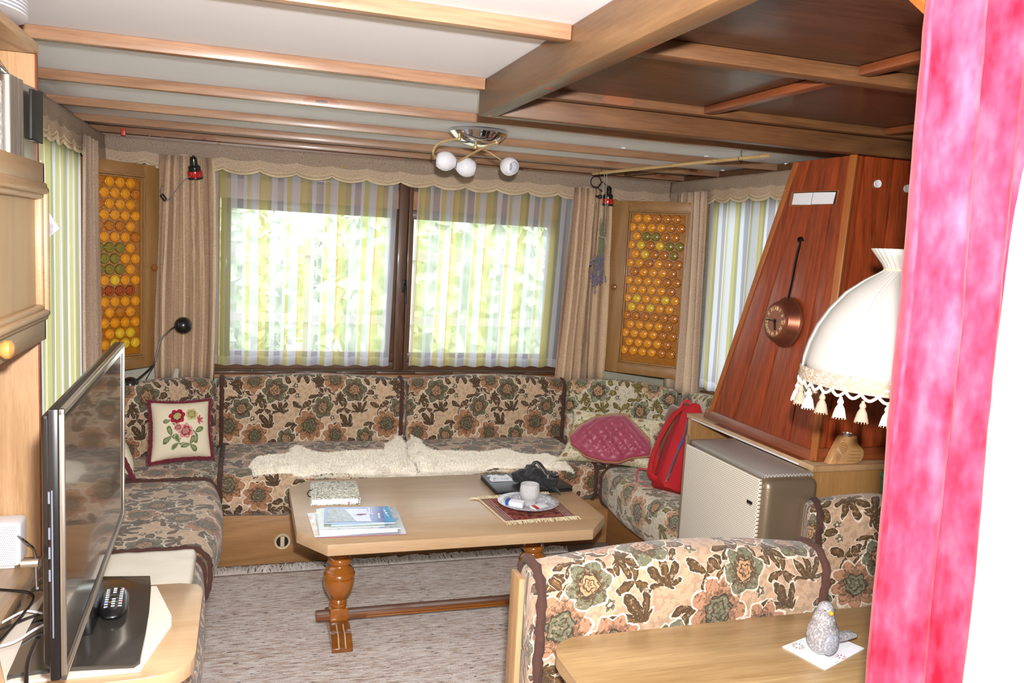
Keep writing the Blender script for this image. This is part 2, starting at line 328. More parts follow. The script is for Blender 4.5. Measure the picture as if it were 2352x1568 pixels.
def perforated(name, base, hole, cell, sz, ax=('Y', 'Z'), metal=0, rough=.5):
    t = NT(name); X = t.xyz(t.obj()); i = {'X': 0, 'Y': 1, 'Z': 2}
    a = t.f('DIVIDE', X[i[ax[0]]], cell); b = t.f('DIVIDE', X[i[ax[1]]], cell)
    row = t.f('FLOOR', b); a = t.f('ADD', a, t.f('MULTIPLY', t.f('MODULO', row, 2), .5))
    fa = t.f('ABSOLUTE', t.f('SUBTRACT', t.f('FRACT', a), .5)); fb = t.f('ABSOLUTE', t.f('SUBTRACT', t.f('FRACT', b), .5))
    h = t.f('MULTIPLY', t.f('LESS_THAN', fa, sz), t.f('LESS_THAN', fb, sz))
    t.bump(t.f('SUBTRACT', 1, h), .6, .002); return t.fin(t.mix(h, rgb(base), rgb(hole)), rough, metal)
M['heater_front'] = perforated('perforated_heater_front', '#e2dacb', '#6a5a48', .0068, .25, ('Y', 'Z'), 0, .4)
M['heater_top'] = perforated('perforated_heater_top', '#b4aea6', '#5c5650', .0068, .25, ('Y', 'X'), 0, .4)
M['heater_body'] = plain('bronze_enamel', '#8c7a64', .35, metal=.5, coat=.3, bump=.5, bscale=180)
M['speaker_grille'] = perforated('perforated_speaker_grille', '#e6e6ee', '#8a8a96', .0042, .24, ('X', 'Z'))
def roundel(name, a, b):
    t = NT(name); n = t.noise(t.obj(), 55, 2); X = t.v('LENGTH', t.obj())
    q = t.f('DIVIDE', X, .0258); rad_ = t.ramp(q, [(0, (1, 1, 1, 1)), (.22, (.55, .5, .4, 1)), (.36, (1, 1, 1, 1)), (.66, (1.0, 1.0, 1, 1)), (.76, (.6, .5, .4, 1)), (.86, (1, .9, .8, 1)), (1, (.45, .36, .3, 1))])
    col = t.mix(1.0, t.mix(n, rgb(a), rgb(b)), rad_, 'MULTIPLY') if 'field' not in name else t.mix(n, rgb(a), rgb(b)); t.bump(t.noise(t.obj(), 90, 2), .35, .003)
    t.b.inputs['Alpha'].default_value = 1
    return t.fin(col, .2, 0, .25)
M['amber'] = roundel('amber_glass', '#ffb010', '#d07c04')
M['amber_yellow'] = roundel('yellow_amber_glass', '#f6d428', '#d8a012')
M['amber_dark'] = roundel('dark_amber_glass', '#d88410', '#a05a06')
M['amber_green'] = roundel('olive_glass', '#9a8c24', '#6a6014')
M['amber_red'] = roundel('red_amber_glass', '#b4540c', '#8a2c06')
M['amber_back'] = roundel('amber_glass_field', '#b87408', '#8a5204')
M['pane'] = glassmat('window_glass'); M['tumbler'] = None
t = NT('pressed_glass'); t.bump(t.vor(t.obj(), 120)[0], .7, .003); M['tumbler'] = t.fin(rgb('#ffffff'), .04, trans=.65, ior=1.35)
t = NT('speckled_glaze'); M['glaze'] = t.fin(t.ramp(t.noise(t.obj(), 120, 3, .8), [(.4, rgb('#7e7a88')), (.52, rgb('#bcbac2')), (.62, rgb('#d8d6da'))]), .3, coat=.3)
t = NT('speckled_stoneware'); v = t.noise(t.obj(), 260, 3, .8); M['birdglaze'] = t.fin(t.ramp(v, [(.42, rgb('#7c7a80')), (.55, rgb('#9c999b')), (.66, rgb('#cfccc8'))]), .2, coat=.6)
t = NT('speckled_stoneware_wing'); v = t.noise(t.obj(), 260, 3, .8); M['birdwing'] = t.fin(t.ramp(v, [(.42, rgb('#7c7e8a')), (.6, rgb('#a2a3ad'))]), .2, coat=.6)
M['beak'] = plain('orange_glaze', '#e09a20', .3, coat=.5)
t = NT('scroll_print_cover'); q = t.obj(); n1 = t.noise(q, 30, 1, .5, 2.0)
M['scroll'] = t.fin(t.ramp(t.f('SINE', t.f('MULTIPLY', n1, 30)), [(.0, rgb('#dedbc8')), (.55, rgb('#c4c2b4')), (.7, rgb('#4c4e50'))]), .6)
t = NT('persian_mat'); X = t.xyz(t.uv()); n1 = t.vor(t.v('MULTIPLY', t.uv(), (30, 16, 1)), 1)
col = t.ramp(t.noise(t.uv(), 13, 4, .7, 1.2), [(.38, rgb('#2a1e28')), (.46, rgb('#7c2a2c')), (.54, rgb('#b05232')), (.62, rgb('#8c6a5c'))])
e = t.f('ABSOLUTE', t.f('SUBTRACT', X[0], .5)); st = t.f('MULTIPLY', t.f('GREATER_THAN', e, .36), t.f('GREATER_THAN', t.f('SINE', t.f('MULTIPLY', e, 190)), .2))
col = t.mix(st, col, rgb('#b8a294')); col = t.mix(t.f('GREATER_THAN', e, .455), col, rgb('#a47a70'))
e2 = t.f('ABSOLUTE', t.f('SUBTRACT', X[1], .5)); col = t.mix(t.f('GREATER_THAN', e2, .46), col, rgb('#9a7068'))
t.bump(t.noise(t.uv(), 240, 2), .6, .003); M['persian'] = t.fin(col, .95)
M['fringe'] = plain('cream_cotton_fringe', '#dccdaa', .95, var=.1)
M['rugfringe'] = plain('grey_wool_fringe', '#dcd6d2', .95, var=.25)
# ------------------------------------------------------------------ mesh helpers
def nb(): return bmesh.new()
def bev(bm, geom_verts, w_, seg=2):
    if w_ <= 0: return
    vs_ = set(geom_verts); es = [e for e in bm.edges if e.verts[0] in vs_ and e.verts[1] in vs_]
    bmesh.ops.bevel(bm, geom=es, offset=w_, segments=seg, affect='EDGES', profile=.5, clamp_overlap=True)
def hexa(bm, p, bw=0, seg=2):
    v = [bm.verts.new(q) for q in p]
    for f in ((0, 3, 2, 1), (4, 5, 6, 7), (0, 1, 5, 4), (1, 2, 6, 5), (2, 3, 7, 6), (3, 0, 4, 7)): bm.faces.new([v[i] for i in f])
    bev(bm, v, bw, seg); return bm
def box(bm, x0, x1, y0, y1, z0, z1, bw=0, seg=2, mt=None):
    p = [(x0, y0, z0), (x1, y0, z0), (x1, y1, z0), (x0, y1, z0), (x0, y0, z1), (x1, y0, z1), (x1, y1, z1), (x0, y1, z1)]
    if mt: p = [mt @ Vector(q) for q in p]
    return hexa(bm, p, bw, seg)
def B(*a, **k): return box(nb(), *a, **k)
def prism(bm, pts, z0, z1, bw=0, mt=None, seg=2):
    n = len(pts); a = [Vector((p[0], p[1], z0)) for p in pts]; b = [Vector((p[0], p[1], z1)) for p in pts]
    if mt: a = [mt @ q for q in a]; b = [mt @ q for q in b]
    va = [bm.verts.new(q) for q in a]; vb = [bm.verts.new(q) for q in b]
    bm.faces.new(va[::-1]); bm.faces.new(vb)
    for i in range(n): bm.faces.new((va[i], va[(i + 1) % n], vb[(i + 1) % n], vb[i]))
    if bw: bev(bm, va + vb, bw, seg)
    return bm
def frames(pts):
    P = [Vector(p) for p in pts]; out = []; up = None
    for i, p in enumerate(P):
        tg = (P[min(i + 1, len(P) - 1)] - P[max(i - 1, 0)]).normalized()
        if up is None:
            up = Vector((0, 0, 1)) if abs(tg.z) < .9 else Vector((1, 0, 0))
        a = (up - tg * up.dot(tg))
        a = a.normalized() if a.length > 1e-6 else Vector((1, 0, 0)); up = a
        out.append((p, tg, a, tg.cross(a)))
    return out
def tube(bm, pts, r, seg=8, caps=True, jitter=0, sx=1, sy=1):
    rs = r if isinstance(r, (list, tuple)) else [r] * len(pts); prev = None
    for i, (p, tg, a, b) in enumerate(frames(pts)):
        ring = []
        for k in range(seg):
            th = 2 * PI * k / seg; rr = rs[i] * (1 + jitter * random.uniform(-1, 1))
            ring.append(bm.verts.new(p + a * math.cos(th) * rr * sx + b * math.sin(th) * rr * sy))
        if prev:
            for k in range(seg): bm.faces.new((prev[k], prev[(k + 1) % seg], ring[(k + 1) % seg], ring[k]))
        elif caps: bm.faces.new(ring[::-1])
        prev = ring
    if caps: bm.faces.new(prev)
    return bm
def smooth_pts(pts, n=6):
    P = [Vector(p) for p in pts]; o = []
    for i in range(len(P) - 1):
        a, b, c, d = P[max(i - 1, 0)], P[i], P[i + 1], P[min(i + 2, len(P) - 1)]
        for k in range(n):
            t = k / n; o.append(.5 * ((2 * b) + (c - a) * t + (2 * a - 5 * b + 4 * c - d) * t * t + (3 * b - a - 3 * c + d) * t ** 3))
    return o + [P[-1]]
def lathe(bm, prof, mt=None, seg=32, close=False, rf=None):
    mt = mt or Matrix(); prev = None
    for r, z in prof:
        if r < 1e-6: ring = [bm.verts.new(mt @ Vector((0, 0, z)))]
        else:
            ring = []
            for k in range(seg):
                th = 2 * PI * k / seg; rr = r * (rf(th, z) if rf else 1)
                ring.append(bm.verts.new(mt @ Vector((rr * math.cos(th), rr * math.sin(th), z))))
        if prev:
            for k in range(seg):
                a, b = prev[k % len(prev)], prev[(k + 1) % len(prev)]; c, d = ring[(k + 1) % len(ring)], ring[k % len(ring)]
                f = []
                for q in (a, b, c, d):
                    if q not in f: f.append(q)
                if len(f) > 2: bm.faces.new(f)
        prev = ring
    return bm
def T(x, y, z): return Matrix.Translation((x, y, z))
def RZ(a): return Matrix.Rotation(a, 4, 'Z')
def RX(a): return Matrix.Rotation(a, 4, 'X')
def RY(a): return Matrix.Rotation(a, 4, 'Y')
def align(d, loc):   # matrix taking +Z to d
    return Matrix.Translation(loc) @ Vector(d).to_track_quat('Z', 'Y').to_matrix().to_4x4()
def grid(bm, fn, nu, nv, uvfn=None, wrapu=False):
    uvl = bm.loops.layers.uv.verify(); vs_ = [[bm.verts.new(fn(i / nu, j / nv)) for j in range(nv + 1)] for i in range(nu + (0 if wrapu else 1))]
    N_ = len(vs_)
    for i in range(nu):
        for j in range(nv):
            ids = [(i, j), (i + 1, j), (i + 1, j + 1), (i, j + 1)]
            f = bm.faces.new([vs_[a % N_][b] for a, b in ids])
            for l, (a, b) in zip(f.loops, ids): l[uvl].uv = uvfn(a / nu, b / nv) if uvfn else (a / nu, b / nv)
    return bm
def ellipsoid(bm, c, r, mt=None, u=20, v=12):
    q = Matrix.Translation(c) @ (mt or Matrix()) @ Matrix.Diagonal((*r, 1))
    bmesh.ops.create_uvsphere(bm, u_segments=u, v_segments=v, radius=1, matrix=q); return bm
def blades(bm, pts, ln, wd, lean=.5, dirv=None, spread=.6, clump=0):
    for p, nrm in pts:
        n = Vector(nrm); d = Vector((random.gauss(0, 1), random.gauss(0, 1), random.gauss(0, .6)))
        cl = Vector((noise.noise(Vector(p) * 26), noise.noise(Vector(p) * 26 + Vector((9, 9, 9))), .0)) * clump
        g = (n + cl + d * spread * .5 + (Vector(dirv) * lean if dirv is not None else Vector())).normalized()
        s = g.cross(Vector((random.gauss(0, 1), random.gauss(0, 1), random.gauss(0, 1)))).normalized() * wd
        L_ = ln * random.uniform(.6, 1.25); bend = Vector((random.gauss(0, 1), random.gauss(0, 1), -.6)) * L_ * .25
        a, b = bm.verts.new(p - s), bm.verts.new(p + s); m1 = Vector(p) + g * L_ * .55
        c, e = bm.verts.new(m1 + s * .8), bm.verts.new(m1 - s * .8); tp = bm.verts.new(Vector(p) + g * L_ + bend)
        bm.faces.new((a, b, c, e)); bm.faces.new((e, c, tp))
# linking
ROOT = {}
def link(name, bm, mat, parent=None, smooth=40):
    me = bpy.data.meshes.new(name)
    off = Vector()
    if parent is not None:
        r = parent
        while r.parent: r = r.parent
        off = Vector(ROOT.get(r.name, (0, 0, 0)))
    if off.length: bmesh.ops.translate(bm, verts=bm.verts, vec=-off)
    bmesh.ops.recalc_face_normals(bm, faces=bm.faces)
    bm.to_mesh(me); bm.free()
    for mm in (mat if isinstance(mat, (list, tuple)) else [mat]): me.materials.append(mm)
    if smooth:
        for p in me.polygons: p.use_smooth = True
        me.set_sharp_from_angle(angle=math.radians(smooth))
    o = bpy.data.objects.new(name, me); C.objects.link(o)
    if parent is not None: o.parent = parent
    return o
def thing(name, label, cat, loc=(0, 0, 0), group=None):
    o = bpy.data.objects.new(name, None); C.objects.link(o); o.location = loc; o.empty_display_size = .05
    o['label'] = label; o['category'] = cat; ROOT[o.name] = tuple(loc)
    if group: o['group'] = group
    return o
def part(name, bm, mat, parent, label=None, smooth=40, kind=None):
    o = link(name, bm, mat, parent, smooth)
    if label: o['label'] = label
    if kind: o['kind'] = kind
    return o
def solo(name, bm, mat, label, cat, group=None, smooth=40, kind=None):
    bb = [v.co for v in bm.verts]; c = Vector((sum(v.x for v in bb) / len(bb), sum(v.y for v in bb) / len(bb), min(v.z for v in bb)))
    bmesh.ops.translate(bm, verts=bm.verts, vec=-c)
    o = link(name, bm, mat, None, smooth); o.location = c; ROOT[o.name] = tuple(c); o['label'] = label; o['category'] = cat
    if group: o['group'] = group
    if kind: o['kind'] = kind
    return o
def struct(name, bm, mat, smooth=None):
    o = link(name, bm, mat, None, smooth); o['kind'] = 'structure'; return o
def inst(src, parent, loc, rot=None, mat=None):
    o = src.copy(); C.objects.link(o); o.parent = parent; o.location = loc
    if rot: o.rotation_euler = rot
    return o

# cushion: rounded profile swept along an axis; UVs in metres run round the profile
def cushion_bm(L, D, Hh, r, mt, bulge=.008, e=.035, u0=0, v0=0, nl=18):
    prof = []
    for cx, cy, a0 in ((D / 2 - r, Hh / 2 - r, 0), (-D / 2 + r, Hh / 2 - r, 90), (-D / 2 + r, -Hh / 2 + r, 180), (D / 2 - r, -Hh / 2 + r, 270)):
        for k in range(7):
            a = math.radians(a0 + 15 * k); prof.append((cx + r * math.cos(a), cy + r * math.sin(a)))
    full = []
    for i in range(len(prof)):
        a, b = prof[i], prof[(i + 1) % len(prof)]; n = max(1, int(math.dist(a, b) / .05))
        for k in range(n): full.append((a[0] + (b[0] - a[0]) * k / n, a[1] + (b[1] - a[1]) * k / n))
    full = full[::-1]
    per = [0]
    for i in range(len(full)): per.append(per[-1] + math.dist(full[i], full[(i + 1) % len(full)]))
    st = [(0, .0), (0, .55), (e * .12, .8), (e * .5, .95), (e, 1)] + [(e + (L - 2 * e) * k / nl, 1) for k in range(1, nl)] + [(L - e, 1), (L - e * .5, .95), (L - e * .12, .8), (L, .55), (L, .0)]
    bm = nb(); uvl = bm.loops.layers.uv.verify(); rings = []; us = []
    mx = min(D, Hh) / 2
    for x, s in st:
        ring = []
        for px_, py_ in full:
            sh = (1 - s) * mx * .9 if s > 0 else None
            if s == 0: q = (px_ * .02, py_ * .02)
            else:
                q = (px_ * (1 - sh / (D / 2)), py_ * (1 - sh / (Hh / 2)))
            bl = 1 + bulge / mx * math.sin(PI * min(max(x / L, 0), 1)) * 1.0
            ring.append(bm.verts.new(mt @ Vector((x, q[0] * (bl if s else 1), q[1] * (bl if s else 1)))))
        rings.append(ring); us.append(x + (0 if s == 1 else (-(1 - s) * mx if x < L / 2 else (1 - s) * mx)))
    n = len(full)
    for i in range(len(rings) - 1):
        for k in range(n):
            f = bm.faces.new((rings[i][k], rings[i][(k + 1) % n], rings[i + 1][(k + 1) % n], rings[i + 1][k]))
            for l, (a, b) in zip(f.loops, ((i, k), (i, k + 1), (i + 1, k + 1), (i + 1, k))): l[uvl].uv = (us[a] + u0, per[b] + v0)
    return bm
def piping_bm(D, Hh, r, mt, x, rad=.011, arc=None, out=.004):
    prof = []
    for cx, cy, a0 in ((D / 2 - r, Hh / 2 - r, 0), (-D / 2 + r, Hh / 2 - r, 90), (-D / 2 + r, -Hh / 2 + r, 180), (D / 2 - r, -Hh / 2 + r, 270)):
        for k in range(7):
            a = math.radians(a0 + 15 * k); prof.append((cx + (r + out) * math.cos(a), cy + (r + out) * math.sin(a)))
    prof.append(prof[0]); P = []
    for i in range(len(prof) - 1):
        a, b = prof[i], prof[i + 1]; n = max(1, int(math.dist(a, b) / .012))
        for k in range(n): P.append(mt @ Vector((x, a[0] + (b[0] - a[0]) * k / n, a[1] + (b[1] - a[1]) * k / n)))
    P.append(P[0]); return tube(nb(), P, rad, 7, False, .3)
def cushion(name, label, L, D, Hh, r, mt, mat, pipes=(0, 1), group=None, u0=0, v0=0, bulge=.008, cat='cushion'):
    loc = mt @ Vector((L / 2, 0, 0)); t_ = thing(name, label, cat, loc, group)
    part('cover', cushion_bm(L, D, Hh, r, mt, bulge, .035, u0, v0), mat, t_, smooth=60)
    for p in pipes: part('piping', piping_bm(D, Hh, r, mt, .03 if p == 0 else L - .03), M['plush'], t_, 'brown plush piping', smooth=60)
    return t_
def axes(o, x, y, z):
    m_ = Matrix((Vector(x), Vector(y), Vector(z))).transposed().to_4x4(); m_.translation = Vector(o); return m_
def pillow_bm(c, th, nu=24, nv=24, two=True, pinch=.10, uvs=(1, 1)):
    c00, c10, c11, c01 = [Vector(q) for q in c]; nrm = (c10 - c00).cross(c01 - c00).normalized()
    bm = nb()
    def mk(sgn):
        def fn(u, v):
            a, b = 2 * u - 1, 2 * v - 1
            uu = .5 + .5 * a * (1 - pinch * (1 - b * b) ** 1 * .9 * abs(a) ** 2); vv = .5 + .5 * b * (1 - pinch * (1 - a * a) * .9 * abs(b) ** 2)
            p = (c00 * (1 - uu) + c10 * uu) * (1 - vv) + (c01 * (1 - uu) + c11 * uu) * vv
            t_ = max(0, (1 - a ** 4) * (1 - b ** 4)) ** .55
            t_ += .06 * t_ * noise.noise(p * 14)
            return p + nrm * sgn * th / 2 * t_
        return fn
    grid(bm, mk(1), nu, nv, lambda u, v: (u * uvs[0], v * uvs[1]))
    if two: grid(bm, mk(-1), nu, nv, lambda u, v: (u * uvs[0], v * uvs[1]))
    bmesh.ops.remove_doubles(bm, verts=bm.verts, dist=.0005); return bm
def pillow_edge(c, pinch=.10, n=30):
    c00, c10, c11, c01 = [Vector(q) for q in c]; P = []
    def pt(u, v):
        a, b = 2 * u - 1, 2 * v - 1
        uu = .5 + .5 * a * (1 - pinch * (1 - b * b) * .9 * abs(a) ** 2); vv = .5 + .5 * b * (1 - pinch * (1 - a * a) * .9 * abs(b) ** 2)
        return (c00 * (1 - uu) + c10 * uu) * (1 - vv) + (c01 * (1 - uu) + c11 * uu) * vv
    for i in range(n): P.append(pt(i / n, 0))
    for i in range(n): P.append(pt(1, i / n))
    for i in range(n): P.append(pt(1 - i / n, 1))
    for i in range(n): P.append(pt(0, 1 - i / n))
    P.append(P[0]); return P
def text_bm(body, size, mt, ext=.0004):
    cu = bpy.data.curves.new('t', 'FONT'); cu.body = body; cu.size = size; cu.extrude = ext; cu.align_x = 'CENTER'; cu.align_y = 'CENTER'; cu.resolution_u = 2
    ob = bpy.data.objects.new('t', cu); C.objects.link(ob); dg = bpy.context.evaluated_depsgraph_get(); me = bpy.data.meshes.new_from_object(ob.evaluated_get(dg))
    bm = nb(); bm.from_mesh(me); bmesh.ops.transform(bm, matrix=mt, verts=bm.verts)
    bpy.data.objects.remove(ob); bpy.data.curves.remove(cu); bpy.data.meshes.remove(me); return bm
# ------------------------------------------------------------------ room shell
XL, XR, YB, ZC, YF = -.72, 2.47, 4.50, 1.95, -1.3
struct('floor', B(XL - .1, XR + .1, YF - .1, YB + .1, -.06, 0), M['carpet'])
ceil = struct('ceiling', B(XL - .1, XR + .1, YF - .1, YB + .1, ZC, ZC + .05), M['white_ceiling'])
def wall_open(name, axis, pos, th, a0, a1, op, mat):
    bm = nb(); o0, o1, z0, z1 = op
    for (a, b, c, d) in ((a0, o0, 0, ZC), (o1, a1, 0, ZC), (o0, o1, 0, z0), (o0, o1, z1, ZC)):
        if axis == 'Y': box(bm, a, b, pos, pos + th, c, d)
        else: box(bm, min(pos, pos + th), max(pos, pos + th), a, b, c, d)
    return struct(name, bm, mat)
wall_open('wall_back', 'Y', YB, .08, XL - .08, XR + .08, (-.17, 1.77, .765, 1.80), M['wallpaper'])
wall_open('wall_left', 'X', XL, -.08, YF, YB, (2.35, 4.02, .62, 1.80), M['wallpaper'])
wall_open('wall_right', 'X', XR, .08, .7, YB, (3.15, 4.02, .745, 1.80), M['wallpaper'])
wall_open('wall_near', 'Y', YF - .08, .08, XL, XR, (-.3, .8, .8, 1.8), M['oakZ'])  # unseen opening behind the camera, added to let in fill daylight
struct('wall_partition', B(1.08, XR + .08, .66, .70, 0, ZC), M['oakZ'])
struct('wall_entrance', B(1.08, 1.12, YF, .66, 0, ZC), M['oakZ'])
# ceiling beams (each its own piece)
for i, y in enumerate((1.01, 1.64, 2.28, 2.91, 3.5, 4.02)):
    x1 = .63 if y < 2.3 else XR
    part('beam', B(XL + .002, x1 - .001, y, y + .032, ZC - .031, ZC - .0005, .0012), M['pine'], ceil)
part('beam', B(XL + .002, XR - .002, 4.40, 4.44, ZC - .034, ZC - .0005, .003), M['pine'], ceil)
part('beam', B(2.06, 2.10, 4.02 + .04, 4.39, ZC - .034, ZC - .0005, .003), M['darkY'], ceil)
# coffered dark part on the right
part('plywood_panel', B(.68, XR - .002, .72, 2.26, ZC - .012, ZC - .0005), M['ply'], ceil)
part('main_beam', B(.63, .68, .72, 2.345, 1.855, ZC - .0005, .003), M['darkY'], ceil)
part('main_beam', B(.66, XR - .002, 2.345, 2.395, 1.862, ZC - .0005, .003), M['dark'], ceil)
part('batten', B(.682, XR - .004, 2.262, 2.30, ZC - .036, ZC - .0005, .002), M['dark'], ceil)
part('cross_batten', B(.682, XR - .004, 1.60, 1.645, ZC - .046, ZC - .0125, .002), M['dark'], ceil)
for x, y0, y1 in ((1.305, 1.65, 2.258), (1.305, .95, 1.595), (1.975, 1.65, 2.258), (1.975, .95, 1.595)):
    part('cross_batten', B(x, x + .034, y0, y1, ZC - .034, ZC - .0125, .003), M['battenY'], ceil)
for y in (2.31, 1.83): part('screw_cap', lathe(nb(), [(0, -.003), (.005, -.002), (.007, .001)], T(.655, y, 1.856), 12), M['red_plastic'], ceil, 'copper coloured screw head')
for x, y, Y in ((1622, 360, 3.5), (1662, 379, 3.9), (1806, 377, 3.1), (1660, 392, 4.1), (1300, 341, 3.4), (1432, 341, 3.2)):
    p = onz(x, y, ZC - .004); part('screw_cap', lathe(nb(), [(0, -.003), (.009, -.001), (.011, .004)], T(p.x, p.y, ZC - .004), 14), M['white'], ceil, 'white screw cap')
# boards along the top of the walls
struct('trim_1', B(XL + .001, XR - .001, YB - .02, YB - .001, 1.86, 1.948, .002), M['pine'])
struct('trim_2', B(XL + .001, XL + .02, 1.0, YB - .03, 1.86, 1.948, .002), M['pine'])
struct('trim_3', B(XR - .02, XR - .001, 2.42, YB - .03, 1.86, 1.948, .002), M['dark'])
struct('trim_4', B(-.17, 1.77, 4.43, YB - .001, .735, .752, .003), M['sill'])
# back window: fixed frame, two sashes, post with handle
w1 = struct('window_1', nb(), M['frame'])
def ring_frame(bm, a0, a1, z0, z1, y0, y1, wd, mp, bw=.003):
    for q in ((a0, a1, z0, z0 + wd), (a0, a1, z1 - wd, z1), (a0, a0 + wd, z0 + wd, z1 - wd), (a1 - wd, a1, z0 + wd, z1 - wd)):
        pts = [mp(a, y, z) for z in (q[2], q[3]) for a, y in ((q[0], y0), (q[1], y0), (q[1], y1), (q[0], y1))]
        hexa(bm, pts, bw)
    return bm
idt = lambda a, y, z: (a, y, z)
part('window_frame', ring_frame(nb(), -.165, 1.765, .768, 1.795, YB + .005, YB + .07, .045, idt), M['frameX'], w1)
part('top_board', B(-.125, 1.725, YB + .01, YB + .06, 1.6502, 1.752), M['sill'], w1)  # painted lighter than the frame, in place of flash light on it
for a0, a1 in ((-.115, .80), (.83, 1.715)):
    s_ = part('sash', ring_frame(nb(), a0, a1, .815, 1.65, YB + .012, YB + .05, .05, idt), M['frame'], w1)
    part('pane', B(a0 + .05, a1 - .05, YB + .028, YB + .033, .865, 1.60), M['pane'], s_)
part('post', B(.79, .84, YB - .02, YB + .012, .77, 1.79, .004), M['frame'], w1)
part('post_strip', B(.845, .868, YB - .012, YB + .012, .77, 1.79, .003), M['frame'], w1)
hd = part('handle_plate', B(.822, .846, YB - .026, YB - .0195, 1.20, 1.27, .002), M['iron'], w1, 'black window handle plate')
part('handle', tube(nb(), [(.834, YB - .024, 1.245), (.834, YB - .045, 1.245), (.836, YB - .05, 1.23), (.838, YB - .05, 1.14)], [.007, .007, .008, .007], 8), M['iron'], w1, 'black window handle')
for k in range(9): part('sill_board', B(-.165 + k * .2145, -.165 + k * .2145 + .2125, YB - .045, YB - .001, .7525, .766, .002), M['frameX'], w1)
# side windows
for nm, X0, sg, y0, y1, z0 in (('window_2', XL, -1, 2.35, 4.02, .62), ('window_3', XR, 1, 3.15, 4.02, .745)):
    mp = lambda a, y, z, X0=X0, sg=sg: (X0 + sg * y, a, z)
    ww = struct(nm, nb(), M['frame'])
    part('window_frame', ring_frame(nb(), y0 + .003, y1 - .003, z0 + .003, 1.797, -.012, .06, .045, mp), M['frame'], ww)
    bm = nb(); pts = [mp(a, y, z) for z in (z0 + .045, 1.752) for a, y in ((y0 + .045, .03), (y1 - .045, .03), (y1 - .045, .035), (y0 + .045, .035))]
    part('pane', hexa(bm, pts), M['pane'], ww)
    bm = nb(); mid = (y0 + y1) / 2; pts = [mp(a, y, z) for z in (z0 + .045, 1.752) for a, y in ((mid - .02, .01), (mid + .02, .01), (mid + .02, .05), (mid - .02, .05))]
    part('mullion', hexa(bm, pts), M['frame'], ww)
struct('trim_5', B(XR - .03, XR - .001, 3.15, 4.02, .715, .742, .003), M['sillY'])
# ------------------------------------------------------------------ outside
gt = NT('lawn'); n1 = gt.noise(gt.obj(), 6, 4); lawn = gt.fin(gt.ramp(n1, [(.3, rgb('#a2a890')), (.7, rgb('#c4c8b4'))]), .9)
o = struct('ground', B(-30, 40, -20, 60, -.5, -.45), lawn)
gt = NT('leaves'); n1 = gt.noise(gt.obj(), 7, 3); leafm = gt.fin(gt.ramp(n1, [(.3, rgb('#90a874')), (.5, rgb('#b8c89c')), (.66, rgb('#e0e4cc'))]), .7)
def hedge(x, y, rx, ry, h, label, n=1500):
    bm = nb(); ellipsoid(bm, (x, y, h * .45 - .4), (rx * .8, ry * .8, h * .5), None, 16, 10)
    for _ in range(n):
        d = Vector((random.gauss(0, 1), random.gauss(0, 1), random.gauss(0, 1))).normalized()
        p = Vector((x + d.x * rx, y + d.y * ry, h * .45 - .4 + d.z * h * .55)) ; s = random.uniform(.08, .18)
        a = Vector((random.gauss(0, 1), random.gauss(0, 1), random.gauss(0, 1))).normalized(); b = d.cross(a).normalized()
        v_ = [bm.verts.new(p + a * s), bm.verts.new(p + b * s * .5), bm.verts.new(p - a * s), bm.verts.new(p - b * s * .5)]; bm.faces.new(v_)
    return solo('garden_bush', bm, leafm, label, 'bush', smooth=0)
hedge(2.1, 9.0, 1.5, 1.0, 2.7, 'leafy green bush outside, right part of the back window', 1600)
hedge(-.5, 11.6, 1.3, 1.0, 2.4, 'leafy green bush outside, behind the window post', 1400)
hedge(-3.4, 15.0, 1.6, 1.0, 2.0, 'small pale bush outside at the left of the back window', 900)
hedge(5.2, 12.0, 2.0, 1.4, 3.0, 'leafy green bush outside beyond the right side window', 900)
wf = plain('weathered_fence', '#9a958a', .8)
ft = thing('garden_fence', 'pale garden rail fence outside the back window', 'fence', (1, 7.4, -.45))
for k in range(8): part('post', B(-2.2 + k * .9, -2.12 + k * .9, 7.4, 7.48, -.45, 1.45), wf, ft)
for z in (.72, 1.30): part('rail', B(-2.3, 4.3, 7.36, 7.399, z, z + .07), wf, ft)
# ------------------------------------------------------------------ valances
def valance(name, A, Bp, z0, z1, n, label, nrm):
    A = Vector(A); Bp = Vector(Bp); L = (Bp - A).length; nrm = Vector(nrm); t_ = thing(name, label, 'valance', (A + Bp) / 2 + Vector((0, 0, z0)))
    zb = lambda s: z0 + .022 * (abs(math.sin(PI * s * n)) ** .7) * -1 + .022
    off = lambda s, v: nrm * (.006 * math.sin(s * L * 9 + 1) * (1 - v) + .004 * math.sin(s * L * 31) * (1 - v))
    def fn(u, v):
        b = zb(u); p = A.lerp(Bp, u) + off(u, v); return Vector((p.x, p.y, b + (z1 - b) * v))
    nu = n * 12
    f = part('fabric', grid(nb(), fn, nu, 8, lambda u, v: (u * L, v)), M['valance'], t_, smooth=60)
    md = f.modifiers.new('thick', 'SOLIDIFY'); md.thickness = .006; md.offset = 0
    P = [fn(i / nu, 0) + nrm * .003 for i in range(nu + 1)]
    part('braid', tube(nb(), P, .0065, 6, True, .15), M['cream_trim'], t_, 'cream braid along the scalloped edge', smooth=60)
    P = [fn(i / nu, 0) + nrm * .004 + Vector((0, 0, .017)) for i in range(nu + 1)]
    part('braid', tube(nb(), P, .003, 5, True, .15), M['cream_trim'], t_, 'cream braid along the scalloped edge', smooth=60)
valance('valance', (-.64, 4.40), (2.36, 4.40), 1.765, 1.902, 17, 'long brown tweed valance with scalloped cream edge above the back window', (0, -1, 0)) if 0 else None
def V3(x, y): return (x, y, 0)
valance('valance', V3(-.64, 4.40), V3(2.37, 4.40), 1.768, 1.902, 17, 'long brown tweed valance with scalloped cream edge above the back window', (0, -1, 0))
